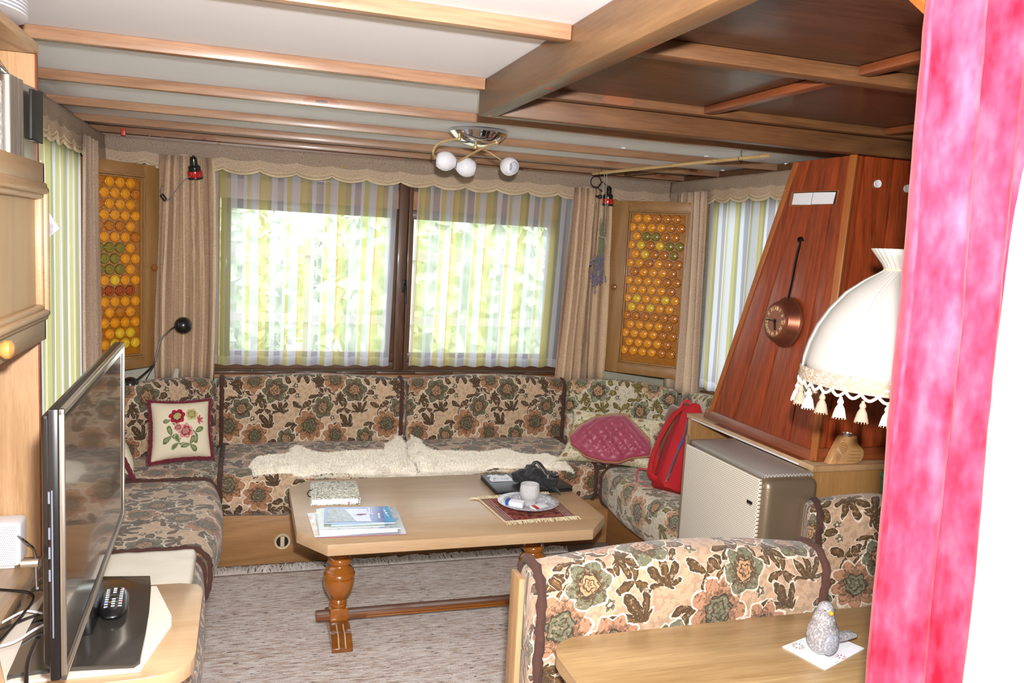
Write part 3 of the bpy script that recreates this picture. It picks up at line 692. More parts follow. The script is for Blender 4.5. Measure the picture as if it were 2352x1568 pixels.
valance('valance', V3(-.64, 2.3), V3(-.64, 4.395), 1.768, 1.902, 14, 'short brown tweed valance with cream scallops on the left wall', (1, 0, 0))
valance('valance', V3(2.37, 4.395), V3(2.37, 2.45), 1.772, 1.902, 12, 'brown tweed valance with cream scallops running towards the red chimney hood', (-1, 0, 0))
# ------------------------------------------------------------------ curtains
def curtain(name, cat, A, Bq, A2, B2, z0, z1, folds, amp, mat, label, ulen, seed=0, group=None, nz=14, bow=0, uo=0, thick=.003):
    rnd = random.Random(seed); ph = [rnd.uniform(-.5, .5) for _ in range(40)]
    A, Bq, A2, B2 = [Vector((*q, 0)) for q in (A, Bq, A2, B2)]
    d = (Bq - A).normalized(); nr = Vector((-d.y, d.x, 0))
    def fn(u, v):   # v 0 bottom
        a = A2.lerp(A, v); b = B2.lerp(Bq, v); uu = u + .35 / folds * noise.noise(Vector((u * folds * .6, v * 1.2, seed)))
        p = a.lerp(b, u) + d * bow * math.sin(PI * v) * (.5 - u)
        k = math.sin(2 * PI * folds * uu + ph[int(u * folds) % 40]) ; am = amp * (.55 + .45 * (1 - v)) * (.75 + .5 * abs(noise.noise(Vector((u * 7, seed, 0)))))
        p = p + nr * am * k + d * amp * .35 * math.sin(4 * PI * folds * uu)
        return Vector((p.x, p.y, z0 + (z1 - z0) * v + .003 * math.sin(2 * PI * folds * u) * (1 - v)))
    bm = grid(nb(), fn, int(folds * 14), nz, lambda u, v: (u * ulen + uo, v))
    o = solo(name, bm, mat, label, cat, group, smooth=80)
    if thick: md = o.modifiers.new('thick', 'SOLIDIFY'); md.thickness = thick; md.offset = 0
    return o
YS = 4.45
curtain('sheer_curtain', 'curtain', (-.16, YS), (.775, YS), (-.155, YS), (.755, YS), .80, 1.86, 9, .011, M['sheer'], 'white and yellow striped voile curtain over the left sash of the back window', 1.75, 3, thick=0)
curtain('sheer_curtain', 'curtain', (.885, YS), (1.79, YS), (.87, YS), (1.76, YS), .80, 1.86, 9, .011, M['sheer'], 'white and yellow striped voile curtain over the right sash of the back window', 1.75, 5, uo=.05, thick=0)
curtain('sheer_curtain', 'curtain', (-.665, 2.5), (-.665, 3.95), (-.665, 2.5), (-.665, 3.95), .52, 1.86, 11, .010, M['sheer'], 'striped voile curtain on the left wall behind the oak cupboard', 2.1, 8, thick=0)
curtain('sheer_curtain', 'curtain', (2.41, 4.02), (2.41, 3.0), (2.41, 3.98), (2.41, 3.0), .765, 1.86, 9, .010, M['sheer'], 'striped voile curtain on the right wall beside the chimney hood', 1.8, 11, thick=0)
curtain('drape', 'curtain', (-.385, 4.36), (-.15, 4.36), (-.405, 4.36), (-.135, 4.36), .735, 1.83, 6, .034, M['tweed'], 'brown tweed drape between the left corner cupboard and the back window', .9, 21, bow=-.02)
curtain('drape', 'curtain', (1.755, 4.36), (1.972, 4.36), (1.70, 4.36), (1.99, 4.36), .725, 1.83, 6, .034, M['tweed'], 'brown tweed drape between the back window and the right corner cupboard', .9, 27)
curtain('drape', 'curtain', (-.60, 3.66), (-.60, 3.97), (-.60, 3.66), (-.60, 4.00), .55, 1.83, 3.2, .018, M['tweed_side'], 'narrow brown tweed drape on the left wall beside the amber glass cupboard', .4, 31)
curtain('drape', 'curtain', (2.32, 4.22), (2.32, 3.93), (2.32, 4.22), (2.32, 3.86), .72, 1.83, 4, .018, M['tweed_side'], 'brown tweed drape on the right wall beside the amber glass cupboard', .6, 37)
# ------------------------------------------------------------------ diagonal corner cupboards with bottle glass
def corner_cab(label, P0, P1, z0, z1, hinge_right, greens, seed):
    """P0 left, P1 right end of the front seen from the room"""
    rnd = random.Random(seed); P0 = Vector((*P0, 0)); P1 = Vector((*P1, 0)); W = (P1 - P0).length; d = (P1 - P0).normalized(); nn = Vector((d.y, -d.x, 0))
    mt = axes(P0 + Vector((0, 0, z0)), d, -nn, (0, 0, 1)); H = z1 - z0; t_ = thing('corner_cupboard', label, 'cupboard', P0.lerp(P1, .5) + Vector((0, 0, z0)))
    back = W * .47
    bm = nb(); prism(bm, [(0, .004), (W, .004), (W, .02), (W / 2 + .03, back), (W / 2 - .03, back), (0, .02)], 0, H, .0015, mt); part('body', bm, M['cab'], t_)
    dr = nb(); fr = .085; fb = .055
    mb = lambda x0, x1, y0, y1, za, zb, bw=.002: box(dr, x0, x1, y0, y1, za, zb, bw, 2, mt)
    sd = (.135, .095) if hinge_right else (.055, .105)
    L0, R0 = sd
    mb(0, L0, -.018, .002, 0, H); mb(W - R0, W, -.018, .002, 0, H)
    door = part('door', dr, M['cab'], t_)
    part('rail', box(nb(), L0, W - R0, -.018, .002, 0, fb, .002, 2, mt), M['cabX'], door); part('rail', box(nb(), L0, W - R0, -.018, .002, H - fb, H, .002, 2, mt), M['cabX'], door)
    ml = nb()
    for off, hh in ((0, .024), (.010, .019)):
        a0, a1, b0, b1 = L0 - .002 + off, W - R0 + .002 - off, fb - .002 + off, H - fb + .002 - off
        for q in ((a0, a1, b0, b0 + .009), (a0, a1, b1 - .009, b1), (a0, a0 + .009, b0, b1), (a1 - .009, a1, b0, b1)):
            box(ml, q[0], q[1], -hh, -.002, q[2], q[3], .003, 2, mt)
    part('moulding', ml, M['cab'], door)
    gx0, gx1, gz0, gz1 = L0 + .018, W - R0 - .018, fb + .018, H - fb - .018
    g = nb(); box(g, gx0 - .004, gx1 + .004, -.004, 0, gz0 - .004, gz1 + .004, 0, 2, mt); gp = part('bottle_glass', g, M['amber_back'], door, 'amber glass field')
    # shared roundel meshes
    pitch = .0555; rr = .0258; meshes = {}
    for mk in ('amber', 'amber_yellow', 'amber_dark', 'amber_green', 'amber_red'):
        b = lathe(nb(), [(rr, 0), (rr * .97, .005), (rr * .8, .0075), (rr * .72, .0065), (rr * .5, .0068), (rr * .28, .0095), (0, .0105)], None, 20)
        me = bpy.data.meshes.new('roundel'); bmesh.ops.recalc_face_normals(b, faces=b.faces); b.to_mesh(me); b.free(); me.materials.append(M[mk])
        for p in me.polygons: p.use_smooth = True
        meshes[mk] = me
    root = Vector(ROOT[t_.name]); q = Vector((nn.x, nn.y, 0)).to_track_quat('Z', 'Y')
    nz = int((gz1 - gz0) / (pitch * .9)); r = 0; studs = nb()
    for j in range(nz + 1):
        z = gz1 - .022 - j * pitch * .905
        if z < gz0 + .012: break
        x = gx0 + (.012 if j % 2 else .012 + pitch / 2)
        i = 0
        while x < gx1 - .008:
            mk = greens(j, i, rnd); o = bpy.data.objects.new('roundel', meshes[mk]); C.objects.link(o); o.parent = door
            pos = mt @ Vector((x, -.004, z)); o.location = pos - root; o.rotation_mode = 'QUATERNION'; o.rotation_quaternion = q
            lathe(studs, [(.0042, 0), (.003, .003), (0, .004)], Matrix.Translation(mt @ Vector((min(x + pitch / 2, gx1), -.004, z))) @ q.to_matrix().to_4x4(), 6)
            x += pitch; i += 1
    part('glass_studs', studs, M['tumbler'], door, 'small clear glass studs between the roundels', kind='stuff')
    kx = .088 if hinge_right else W - .062
    kb = lathe(nb(), [(.008, 0), (.007, .008), (.014, .016), (.017, .022), (.015, .029), (.008, .032), (0, .033)], mt @ T(kx, -.018, H * .5) @ RX(PI / 2), 20)
    part('knob', kb, M['knob'], door, 'round brown wooden knob')
def gL(j, i, r):
    if 6 <= j <= 8 and i < 3: return 'amber_green'
    if j == 10: return 'amber_red'
    if j >= 14 and i >= 2: return 'amber_yellow'
    if j == 9 and i == 2: return 'amber_yellow'
    return 'amber_dark' if r.random() < .18 or i == 0 else 'amber'
def gR(j, i, r):
    if j in (2, 3, 4) and i >= 1: return r.choice(['amber_green', 'amber_green', 'amber_yellow', 'amber_dark'])
    if j in (9, 10): return r.choice(['amber_green', 'amber_yellow', 'amber_yellow', 'amber'])
    if j == 11: return 'amber_dark'
    return 'amber_dark' if i >= 4 or r.random() < .15 else 'amber'
corner_cab('golden oak corner cupboard with amber bottle glass door left of the back window', (-.715, 4.11), (-.395, 4.43), .80, 1.775, False, gL, 1)
corner_cab('golden oak corner cupboard with amber bottle glass door right of the back window', (1.985, 4.43), (2.40, 4.015), .792, 1.775, True, gR, 2)
#PART3
# ------------------------------------------------------------------ sofa bases
st = thing('sofa_base', 'low oak base boards under the wraparound sofa', 'sofa base', (.8, 3.9, 0))
part('back_board', B(-.14, 1.80, 3.735, 3.755, .002, .235, .002), M['plinth'], st)
part('right_board', B(1.79, 1.81, 2.76, 3.734, .002, .225, .002), M['plinthY'], st)
part('left_board', B(-.16, -.14, 1.0, 3.734, .002, .24, .002), M['plinthY'], st)
bm = nb(); box(bm, -.70, -.162, 1.0, 4.44, .20, .235); box(bm, -.16, 2.44, 3.757, 4.44, .20, .235); box(bm, 1.812, 2.44, 2.85, 3.755, .20, .215)
part('seat_board', bm, M['plinth'], st)
for x, lab in ((.185, 'ivory ring with a half open grille'), (1.06, 'ivory ring with a black opening')):
    mt = T(x, 3.735, .105) @ RX(PI / 2)
    vr = part('vent', lathe(nb(), [(.026, .001), (.027, .006), (.034, .008), (.037, .004), (.037, 0)], mt, 32), M['ivory'], st, 'round ' + lab)
    bm = nb(); lathe(bm, [(.0, .0015), (.027, .0015)], mt, 24); part('opening', bm, M['darkhole'], vr, 'dark opening')
    bm = nb(); box(bm, -.009, .009, -.024, .024, .002, .006, .001, 2, mt); part('flap', bm, M['ivory'], vr)
# ------------------------------------------------------------------ sofa cushions
tp, tg = M['tap'], M['tap_lit']
ax_x = lambda x, y, z: axes((x, y, z), (1, 0, 0), (0, 1, 0), (0, 0, 1))
ax_y = lambda x, y, z: axes((x, y, z), (0, 1, 0), (-1, 0, 0), (0, 0, 1))
cushion('seat_cushion', 'left half of the brown floral seat under the back window', .925, .60, .185, .05, ax_x(-.115, 4.005, .33), tp, (0,), 'x', 0, .10); cushion('seat_cushion', 'right half of the brown floral seat under the back window', .915, .60, .185, .05, ax_x(.812, 4.005, .33), tp, (1,), 'x', .12, .10)
cushion('seat_cushion', 'floral corner seat cushion under the needlepoint pillows at the left', .60, .575, .185, .05, ax_y(-.405, 3.70, .33), tp, (), None, .1, .2)
cushion('seat_cushion', 'long floral seat cushion along the left wall', .87, .60, .185, .06, ax_y(-.40, 2.825, .33), tp, (0, 1), None, .2, .05, .012)
cushion('seat_cushion', 'floral seat cushion under the folded white blanket and television table', .95, .58, .185, .06, ax_y(-.405, 1.87, .33), tp, (1,), None, 0, 0)
cushion('seat_cushion', 'floral corner cushion at the right under the pink pillow', .50, .58, .175, .05, ax_x(1.735, 4.01, .325), tp, (), None, .25, .1)
cushion('seat_cushion', 'floral seat cushion painted in lit greenish tones on the right holding the red backpack', .85, .62, .20, .06, ax_y(2.035, 2.86, .315), tg, (0, 1), None, .1, .12, .012)
for o in list(bpy.data.objects):
    if o.get('group') == 'x': del o['group']
# backrests (height axis used as profile H)
cushion('back_cushion', 'left floral back cushion below the back window', .965, .13, .40, .05, ax_x(-.125, 4.365, .545), tp, (0, 1), None, .0, .30)
cushion('back_cushion', 'right floral back cushion below the back window', .925, .13, .40, .05, ax_x(.842, 4.365, .545), tp, (1,), None, .13, .30)
def diag_back(P0, P1, label, mat, zc=.545, H=.40, D=.12, pipes=(), u0=0):
    P0, P1 = Vector((*P0, zc)), Vector((*P1, zc)); d = (P1 - P0).normalized(); y = Vector((-d.y, d.x, 0))
    cushion('back_cushion', label, (P1 - P0).length, D, H, .05, axes(P0, d, y, (0, 0, 1)), mat, pipes, None, u0, .3)
diag_back((-.60, 4.00), (-.145, 4.36), 'floral corner back cushion below the left amber glass cupboard', tp, u0=.1)
diag_back((1.775, 4.34), (2.30, 4.01), 'floral corner back cushion below the right amber glass cupboard', tg, u0=.1)
diag_back((2.345, 3.97), (2.345, 3.16), 'floral back cushion on the right wall behind the red backpack', tg, u0=.2, pipes=(1,))
diag_back((-.635, 2.30), (-.635, 3.95), 'floral back cushion on the left wall behind the television', tp, u0=.2)
# ------------------------------------------------------------------ fleece skins
def skin(label, outline, seed, loc):
    rnd = random.Random(seed); P = [onz(x, y, .435) for x, y in outline]; P = [(p.x, p.y) for p in P]
    def inside(x, y):
        c = False; n = len(P); j = n - 1
        for i in range(n):
            if (P[i][1] > y) != (P[j][1] > y) and x < (P[j][0] - P[i][0]) * (y - P[i][1]) / (P[j][1] - P[i][1]) + P[i][0]: c = not c
            j = i
        return c
    def edged(x, y):
        m_ = 9
        for i in range(len(P)):
            a, b = Vector(P[i]), Vector(P[(i + 1) % len(P)]); q = Vector((x, y)); t_ = max(0, min(1, (q - a).dot(b - a) / max((b - a).length_squared, 1e-9))); m_ = min(m_, (q - a - (b - a) * t_).length)
        return m_
    def surf(x, y):
        e = min(edged(x, y) / .05, 1); h = .024 * (1 - (1 - e) ** 2) * (.85 + .5 * noise.noise(Vector((x * 9, y * 9, seed))))
        z = .424 + h
        if y > 4.26: return Vector((x, 4.26 - h * .7, z + (y - 4.26)))
        if y < 3.745: # round the front edge of the seat
            a = min((3.745 - y) / .05, 1.4); return Vector((x, 3.745 - .05 * math.sin(a), .424 - .05 * (1 - math.cos(a)) + h))
        return Vector((x, y, z))
    xs = [p[0] for p in P]; ys = [p[1] for p in P]; s = .012; nx = int((max(xs) - min(xs)) / s) + 1; ny = int((max(ys) - min(ys)) / s) + 1
    bm = nb(); V = {}
    for i in range(nx + 1):
        for j in range(ny + 1):
            x, y = min(xs) + i * s, min(ys) + j * s
            if inside(x, y): V[i, j] = bm.verts.new(surf(x, y))
    for (i, j) in list(V):
        if all(k in V for k in ((i + 1, j), (i + 1, j + 1), (i, j + 1))): bm.faces.new((V[i, j], V[i + 1, j], V[i + 1, j + 1], V[i, j + 1]))
    t_ = thing('sheepskin', label, 'sheepskin', loc)
    part('hide', bm, M['fleece'], t_, smooth=80)
    pts = []
    while len(pts) < 32000:
        x, y = rnd.uniform(min(xs), max(xs)), rnd.uniform(min(ys), max(ys))
        if inside(x, y):
            n = Vector((0, 0, 1)) if y < 4.25 else Vector((0, -1, .3)); e = edged(x, y)
            pts.append((surf(x, y), n))
    bm = nb(); blades(bm, pts, .015, .0017, .1, (-.2, -.6, 0), .9, 1.6)
    part('fleece', bm, M['fleece'], t_, 'long cream wool', smooth=0, kind='stuff')
skin('cream sheepskin with a pointed left end on the seat left of the seam', [(572, 1066), (585, 1052), (640, 1046), (668, 1040), (664, 1030), (676, 1024), (700, 1028), (712, 1037), (760, 1040), (880, 1036), (886, 1018), (905, 1006), (922, 1005), (934, 1020), (936, 1050), (962, 1076), (964, 1112), (760, 1125), (690, 1112), (668, 1090), (664, 1084), (640, 1084), (582, 1086)], 3, (.4, 3.9, .424))
skin('cream sheepskin on the seat right of the seam behind the laptop', [(934, 1014), (940, 1004), (965, 1008), (985, 1030), (1010, 1036), (1100, 1040), (1150, 1034), (1178, 1036), (1200, 1044), (1262, 1046), (1326, 1068), (1300, 1080), (1262, 1086), (1200, 1112), (1000, 1116), (966, 1110), (964, 1076), (940, 1052)], 9, (1.15, 3.9, .424))
# ------------------------------------------------------------------ folded blanket on left seat
def folded(label, x0, x1, y0, y1, z0):
    t_ = thing('blanket', label, 'blanket', ((x0 + x1) / 2, (y0 + y1) / 2, z0))
    for k in range(2):
        def fn(u, v, k=k):
            x = x0 + (x1 - x0) * u + .004 * k; y = y0 + (y1 - y0) * v; e = min(u, 1 - u, v, 1 - v)
            return Vector((x + .004 * noise.noise(Vector((u * 8, v * 8, k))), y + .006 * noise.noise(Vector((v * 9, u * 9, k + 3))), z0 + .013 * (k + 1) * (1 - max(0, 1 - e / .03) ** 2 * .8) + .003 * noise.noise(Vector((u * 5, v * 5, k)))))
        o = part('fold', grid(nb(), fn, 30, 26), M['white_wool'], t_, smooth=80); md = o.modifiers.new('t', 'SOLIDIFY'); md.thickness = .012; md.offset = -1
folded('folded cream wool blanket on the left seat behind the television', -.44, -.135, 2.42, 2.80, .424)
# ------------------------------------------------------------------ coffee table
ct = thing('coffee_table', 'light oak coffee table with clipped corners and turned legs', 'table', (.74, 3.0, 0))
zt = .5; cx0, cx1, cy0, cy1 = .182, 1.305, 2.62, 3.355
part('tabletop', prism(nb(), [(cx0 + .09, cy0), (cx1 - .10, cy0), (cx1, cy0 + .125), (cx1, cy1 - .13), (cx1 - .09, cy1), (cx0 + .08, cy1), (cx0, cy1 - .10), (cx0, cy0 + .14)], zt - .038, zt, .0015), M['oak'], ct)
part('apron', B(.30, 1.20, 2.80, 2.83, .425, .461), M['frameX'], ct); part('apron', B(.30, 1.20, 3.17, 3.20, .425, .461), M['frameX'], ct)
prof = [(0, .115), (.027, .115), (.031, .121), (.031, .128), (.026, .132), (.031, .137), (.029, .143), (.027, .147), (.037, .158), (.048, .178), (.056, .203), (.0585, .226), (.0575, .232), (.054, .234), (.0575, .238), (.058, .246), (.052, .254), (.0535, .258), (.047, .266), (.036, .274), (.034, .280), (.042, .287), (.0445, .297), (.041, .308), (.033, .313), (.036, .319), (.030, .326), (0, .326)]
for x in (.357, 1.123):
    y = 3.0; lg = part('leg', lathe(nb(), prof, T(x, y, 0), 36), M['turned'], ct, smooth=50)
    part('top_block', B(x - .034, x + .034, y - .034, y + .034, .323, .4615, .006), M['turned'], lg)
    part('lower_block', B(x - .033, x + .033, y - .033, y + .033, .068, .118, .005), M['turned'], lg)
    bm = nb(); S = []
    for k in range(25):
        s = -1 + 2 * k / 24; yy = y + s * .165; a = abs(s)
        S.append((yy, .070 - .040 * max(0, (a - .22) / .78) ** 1.5 + (.010 if .55 < a < .9 else 0) * math.sin((a - .55) / .35 * PI)))
    prs = [(yy, zz) for yy, zz in S] + [(y + .165, .013), (y + .11, .013), (y + .08, .022), (y - .08, .022), (y - .11, .013), (y - .165, .013)]
    mt = Matrix(((0, 0, 1, 0), (1, 0, 0, 0), (0, 1, 0, 0), (0, 0, 0, 1)))
    prism(bm, prs, x - .037, x + .037, .002, mt, 1); ft_ = part('foot', bm, M['footw'], ct)
    bm = nb()
    for dx in (-.012, .012):
        tube(bm, [(x + dx, yy, zz + .0002) for yy, zz in S[:9]], .0022, 5)
    part('groove', bm, M['ivory'], ft_, 'pale groove line')
bm = nb(); box(bm, .275, 1.20, 2.975, 3.028, .070, .094, .004); part('stretcher', bm, M['stretch'], ct)
bm = nb(); box(bm, .46, 1.02, 2.9715, 2.9752, .074, .079, .001); box(bm, .46, 1.02, 2.9725, 2.9752, .084, .088, .001); part('stretcher_moulding', bm, M['turned'], ct)
# ------------------------------------------------------------------ rug
bm = nb(); rx0, rx1, ry0, ry1 = -.13, 1.55, 1.2, 3.62
def rfn(u, v): x = rx0 + (rx1 - rx0) * u; y = ry0 + (ry1 - ry0) * v; return Vector((x, y, .012 + .0015 * noise.noise(Vector((x * 4, y * 6, 0)))))
rg = thing('rug', 'grey and brown flecked woven wool rug with a pale fringe', 'rug', (.7, 2.4, 0))
o = part('weave', grid(nb(), rfn, 60, 80), M['rug'], rg, smooth=80); md = o.modifiers.new('t', 'SOLIDIFY'); md.thickness = .009; md.offset = -1
bm = nb()
for k in range(560):
    x = rx0 + .01 + (rx1 - rx0 - .02) * k / 560 + random.uniform(-.002, .002); L_ = random.uniform(.06, .105); dx = random.uniform(-.045, .045)
    tube(bm, [(x, ry1 - .004, .011), (x + dx * .4, ry1 + L_ * .5, .014 + random.uniform(0, .014)), (x + dx, ry1 + L_, .006)], [.004, .0032, .0014], 4)
part('fringe', bm, M['rugfringe'], rg, kind='stuff')
# ------------------------------------------------------------------ right: cabinet, hood, heater
cb = thing('hearth_cabinet', 'oak cabinet with a dark counter below the red hood', 'cabinet', (2.1, 2.7, 0))
part('side_panel', B(1.855, 2.46, 2.29, 2.306, 0, .785, .001), M['cab'], cb)
part('far_panel', B(1.855, 2.46, 3.10, 3.116, .43, .785, .001), M['cab'], cb)
part('back_panel', B(2.14, 2.15, 2.31, 2.80, 0, .785, .001), M['cab'], cb)
part('edge_strip', B(1.848, 1.8545, 2.288, 2.308, 0, .786, .001), M['oakZ'], cb)
part('edge_strip', B(1.848, 1.8545, 3.098, 3.118, .43, .786, .001), M['oakZ'], cb)
part('counter', B(1.850, 2.462, 2.283, 3.135, .7865, .806, .001), M['oak'], cb)
part('front_edge', B(1.846, 1.8495, 2.36, 3.09, .789, .7945, .001), M['white'], cb, 'white edging along the counter')
part('near_edge', B(1.850, 2.462, 2.2765, 2.2825, .7865, .807, .001), M['oakZ'], cb)
part('chipped_edge', B(1.851, 1.90, 2.36, 2.92, .8062, .8085, .001), M['teakY'], cb, 'worn dark veneer along the counter front')
# hood
hb = .81; X0, X1 = 1.90, 1.975; ht = 1.86
hd_ = thing('chimney_hood', 'red brown tapering plank chimney hood', 'hood', (2.2, 2.65, hb))
def bil(a, b, c, d, u, v): return Vector(a).lerp(Vector(b), u).lerp(Vector(d).lerp(Vector(c), u), v)
A_, B_ = (X0, 3.02, hb), (X0, 2.345, hb); C_, D_ = (X1, 2.385, ht), (X1, 2.685, ht)
n1 = Vector((-1, 0, .07)).normalized(); n2 = Vector((0, -1, .04)).normalized()
def plank(a, b, c, d, u0, u1, v0, v1, nrm, th, name, mat, gap=.0034, bw=.002):
    q = [bil(a, b, c, d, u, v) for u, v in ((u0, v0), (u1, v0), (u1, v1), (u0, v1))]
    q[0] += (q[1] - q[0]).normalized() * gap; q[1] -= (q[1] - q[0]).normalized() * gap; q[3] += (q[2] - q[3]).normalized() * gap; q[2] -= (q[2] - q[3]).normalized() * gap
    return part(name, hexa(nb(), [p for p in q] + [p + nrm * th for p in q], bw), mat, hd_)
cuts = [0, .07, .26, .46, .67, .86, 1]
cuts = [0, .255, .505, .80, 1]
for i in range(4): plank(A_, B_, C_, D_, cuts[i], cuts[i + 1], .0, 1, n1, .012, 'plank', M['teak'])
E_, F_ = (2.46, 2.345, hb), (2.46, 2.385, ht)
for i in range(5): plank(B_, E_, F_, C_, (0, .06, .32, .56, .8, 1)[i], (0, .06, .32, .56, .8, 1)[i + 1], 0, 1, n2, .012, 'plank', M['teak'])
bm = nb(); hexa(bm, [Vector(p) for p in (A_, B_, (2.45, 2.345, hb), (2.45, 3.02, hb), D_, C_, (2.45, 2.385, ht), (2.45, 2.685, ht))]); bmesh.ops.translate(bm, verts=bm.verts, vec=(.003, .003, 0)); part('core', bm, M['darkhole'], hd_)
tube_c = lambda p, q, s, th, mat, name: part(name, B(-s, s, -s, s, 0, (Vector(q) - Vector(p)).length, .003, mt=align(Vector(q) - Vector(p), p)), mat, hd_)
tube_c(Vector(B_) + n1 * .008 + n2 * .008, Vector(C_) + n1 * .008 + n2 * .008, .013, 0, M['trimZ'], 'corner_strip')
tube_c(Vector(A_) + n1 * .006, Vector(D_) + n1 * .006, .012, 0, M['trimZ'], 'edge_strip')
part('base_rail', hexa(nb(), [(X0 - .022, 3.05, hb - .002), (X0 - .022, 2.325, hb - .002), (X0 + .0, 2.325, hb - .002), (X0 + .0, 3.05, hb - .002), (X0 - .013, 3.05, hb + .035), (X0 - .013, 2.335, hb + .035), (X0 + .0, 2.335, hb + .035), (X0 + .0, 3.05, hb + .035)], .002), M['teakY'], hd_)
part('base_rail', B(X0 - .001, 2.46, 2.322, 2.345, hb - .002, hb + .045, .002), M['teakX'], hd_)
for (u, v) in ((.0, .05), (.0, .52), (1, .07), (1, .52), (1, .88), (0, .9)):
    p = bil(A_, B_, C_, D_, u, v) + n1 * .021; part('screw', lathe(nb(), [(.0032, 0), (.002, .0015), (0, .002)], align(n1, p), 10), M['silver'], hd_, 'small bright screw')
# vent slot with two white plates, on the front
vo = part('vent_frame', hexa(nb(), [onx(x, y, 1.958) + n1 * k for k in (-.002, .010) for x, y in ((1817, 475), (1924, 470), (1930, 437), (1823, 442))]), M['trimZ'], hd_)
part('vent_hole', hexa(nb(), [onx(x, y, 1.953) + n1 * k for k in (.006, .009) for x, y in ((1822, 472), (1921, 469), (1927, 439), (1827, 443))]), M['darkhole'], hd_)
for a in (((1824, 471), (1867, 471), (1872, 443), (1829, 445)), ((1869, 470), (1918, 469), (1925, 442), (1874, 443))):
    part('vent_plate', hexa(nb(), [onx(x, y, 1.953) + n1 * k for k in (.009, .011) for x, y in a]), M['white'], hd_, 'white plate behind the slot')
for x, y in ((2016, 422), (2084, 433)):
    p = ony(x, y, 2.366) + n2 * .002; part('round_hole', lathe(nb(), [(0, 0), (.012, 0), (.0135, .001), (.0135, -.01)], align(n2, p), 24), M['white'], hd_, 'round bright hole')
# heater
ht_ = thing('heater', 'bronze gas heater with a pale perforated front', 'heater', (1.74, 2.475, 0))
bm = nb(); box(bm, 1.628, 1.842, 2.228, 2.722, .10, .78, .03, 4); part('body', bm, M['heater_body'], ht_)
bm = nb(); box(bm, 1.615, 1.632, 2.250, 2.728, .12, .778, .007, 3); part('front_grille', bm, M['heater_front'], ht_, 'pale perforated front grille')
bm = nb(); box(bm, 1.64, 1.838, 2.262, 2.735, .7725, .790, .006, 2); part('top_grille', bm, M['heater_top'], ht_, 'grey perforated top grille')
bm = nb(); box(bm, 1.6125, 1.6148, 2.275, 2.305, .685, .694, .0005); part('badge', bm, M['black'], ht_, 'small black badge')
bm = nb()
for k in range(4): box(bm, 1.6118, 1.6124, 2.2775 + k * .007, 2.281 + k * .007, .6805, .6855)
part('badge_marks', bm, M['black'], ht_)
bm = nb(); box(bm, 1.66, 1.83, 2.26, 2.70, 0, .10, .004); part('plinth', bm, M['blackmatt'], ht_)
bm = nb(); tube(bm, smooth_pts([(1.620, 2.733, .12), (1.620, 2.733, .76), (1.628, 2.733, .780), (1.65, 2.733, .787), (1.835, 2.733, .788)], 4), .006, 8); part('edge_trim', bm, M['heater_body'], ht_)
# ------------------------------------------------------------------ clock in a copper pan
cl = thing('pan_clock', 'copper frying pan clock with a long black handle on the red hood', 'clock', (1.9, 2.53, 1.28))
cc = onx(1802, 740, 1.905) ; cc = Vector((1.915, cc.y, cc.z)); mt = align(n1, cc)
part('pan', lathe(nb(), [(0, .002), (.088, .002), (.094, .0), (.095, .006), (.090, .008), (.086, .012), (.074, .044), (.068, .050), (.060, .052), (0, .052)], mt, 44), M['copper'], cl, 'copper pan')
part('dial', lathe(nb(), [(0, .0535), (.058, .0535), (.059, .052)], mt, 40), M['copper'], cl)
zax = n1; upv = (Vector((0, 0, 1)) - n1 * n1.z).normalized(); rgt = upv.cross(n1).normalized()
F2 = axes(cc + n1 * .054, rgt, upv, n1)
nums = ('XII', 'I', 'II', 'III', 'IV', 'V', 'VI', 'VII', 'VIII', 'IX', 'X', 'XI')
for k, s in enumerate(nums):
    a = -k * PI / 6; part('numeral', text_bm(s, .019, F2 @ RZ(a) @ T(0, .046, 0)), M['brass'], cl)
for a, L_, w_ in ((math.radians(88), .052, .0022), (math.radians(195), .034, .003)):
    b = nb(); box(b, -w_, w_, -.008, L_, .0015, .0026, 0, 2, F2 @ RZ(a)); part('hand', b, M['iron'], cl, 'black clock hand')
part('hub', lathe(nb(), [(.005, 0), (.005, .004), (0, .005)], F2, 16), M['iron'], cl)
hp = [onx(x, y, 1.905) for x, y in ((1822, 688), (1826, 640), (1836, 590), (1843, 560), (1841, 550), (1846, 546), (1850, 553))]
hp = [p + n1 * .012 for p in hp]; hp[0] += n1 * .012
part('handle', tube(nb(), smooth_pts(hp, 5), .0048, 8, sx=1.4, sy=.7), M['iron'], cl, 'long black hooked iron handle')
# ------------------------------------------------------------------ heart candle holder on the counter
hp0 = onz(1935, 1060, .807); hp0.y = 2.29; hp0.x -= .0
hx = onz(1905, 1058, .807).x + .03
ch = thing('candle_holder', 'pale carved wooden candle holder standing in front of the hood', 'candle holder', (hx, 2.285, .807))
ol = [(a * 1.12, b * 1.05) for a, b in [(-.065, 0), (-.05, .03), (-.03, .07), (-.022, .092), (.03, .094), (.036, .074), (.034, .062), (.05, .058), (.062, .042), (.064, .024), (.055, .006), (.03, .0)]]
mt = Matrix(((1, 0, 0, hx), (0, 0, -1, 2.318), (0, 1, 0, .808), (0, 0, 0, 1))) @ RY(-.0)
part('block', prism(nb(), ol, 0, .032, .004, mt), M['candlew'], ch)
bm = nb()
for r0 in (.012, .02, .028, .036, .044):
    tube(bm, [mt @ Vector((-.022 + r0 * .55 * math.cos(a), .032 + r0 * 1.0 * math.sin(a), .0322)) for a in [PI * .15 + k * PI * 1.1 / 12 for k in range(13)]], .0007, 4)
for yy in (.012, .022, .034, .046): tube(bm, [mt @ Vector((-.0 + .01 * (yy * 20), yy, .0322)), mt @ Vector((.03, yy - .001, .0322)), mt @ Vector((.054, yy - .002, .0322))], .0007, 4)
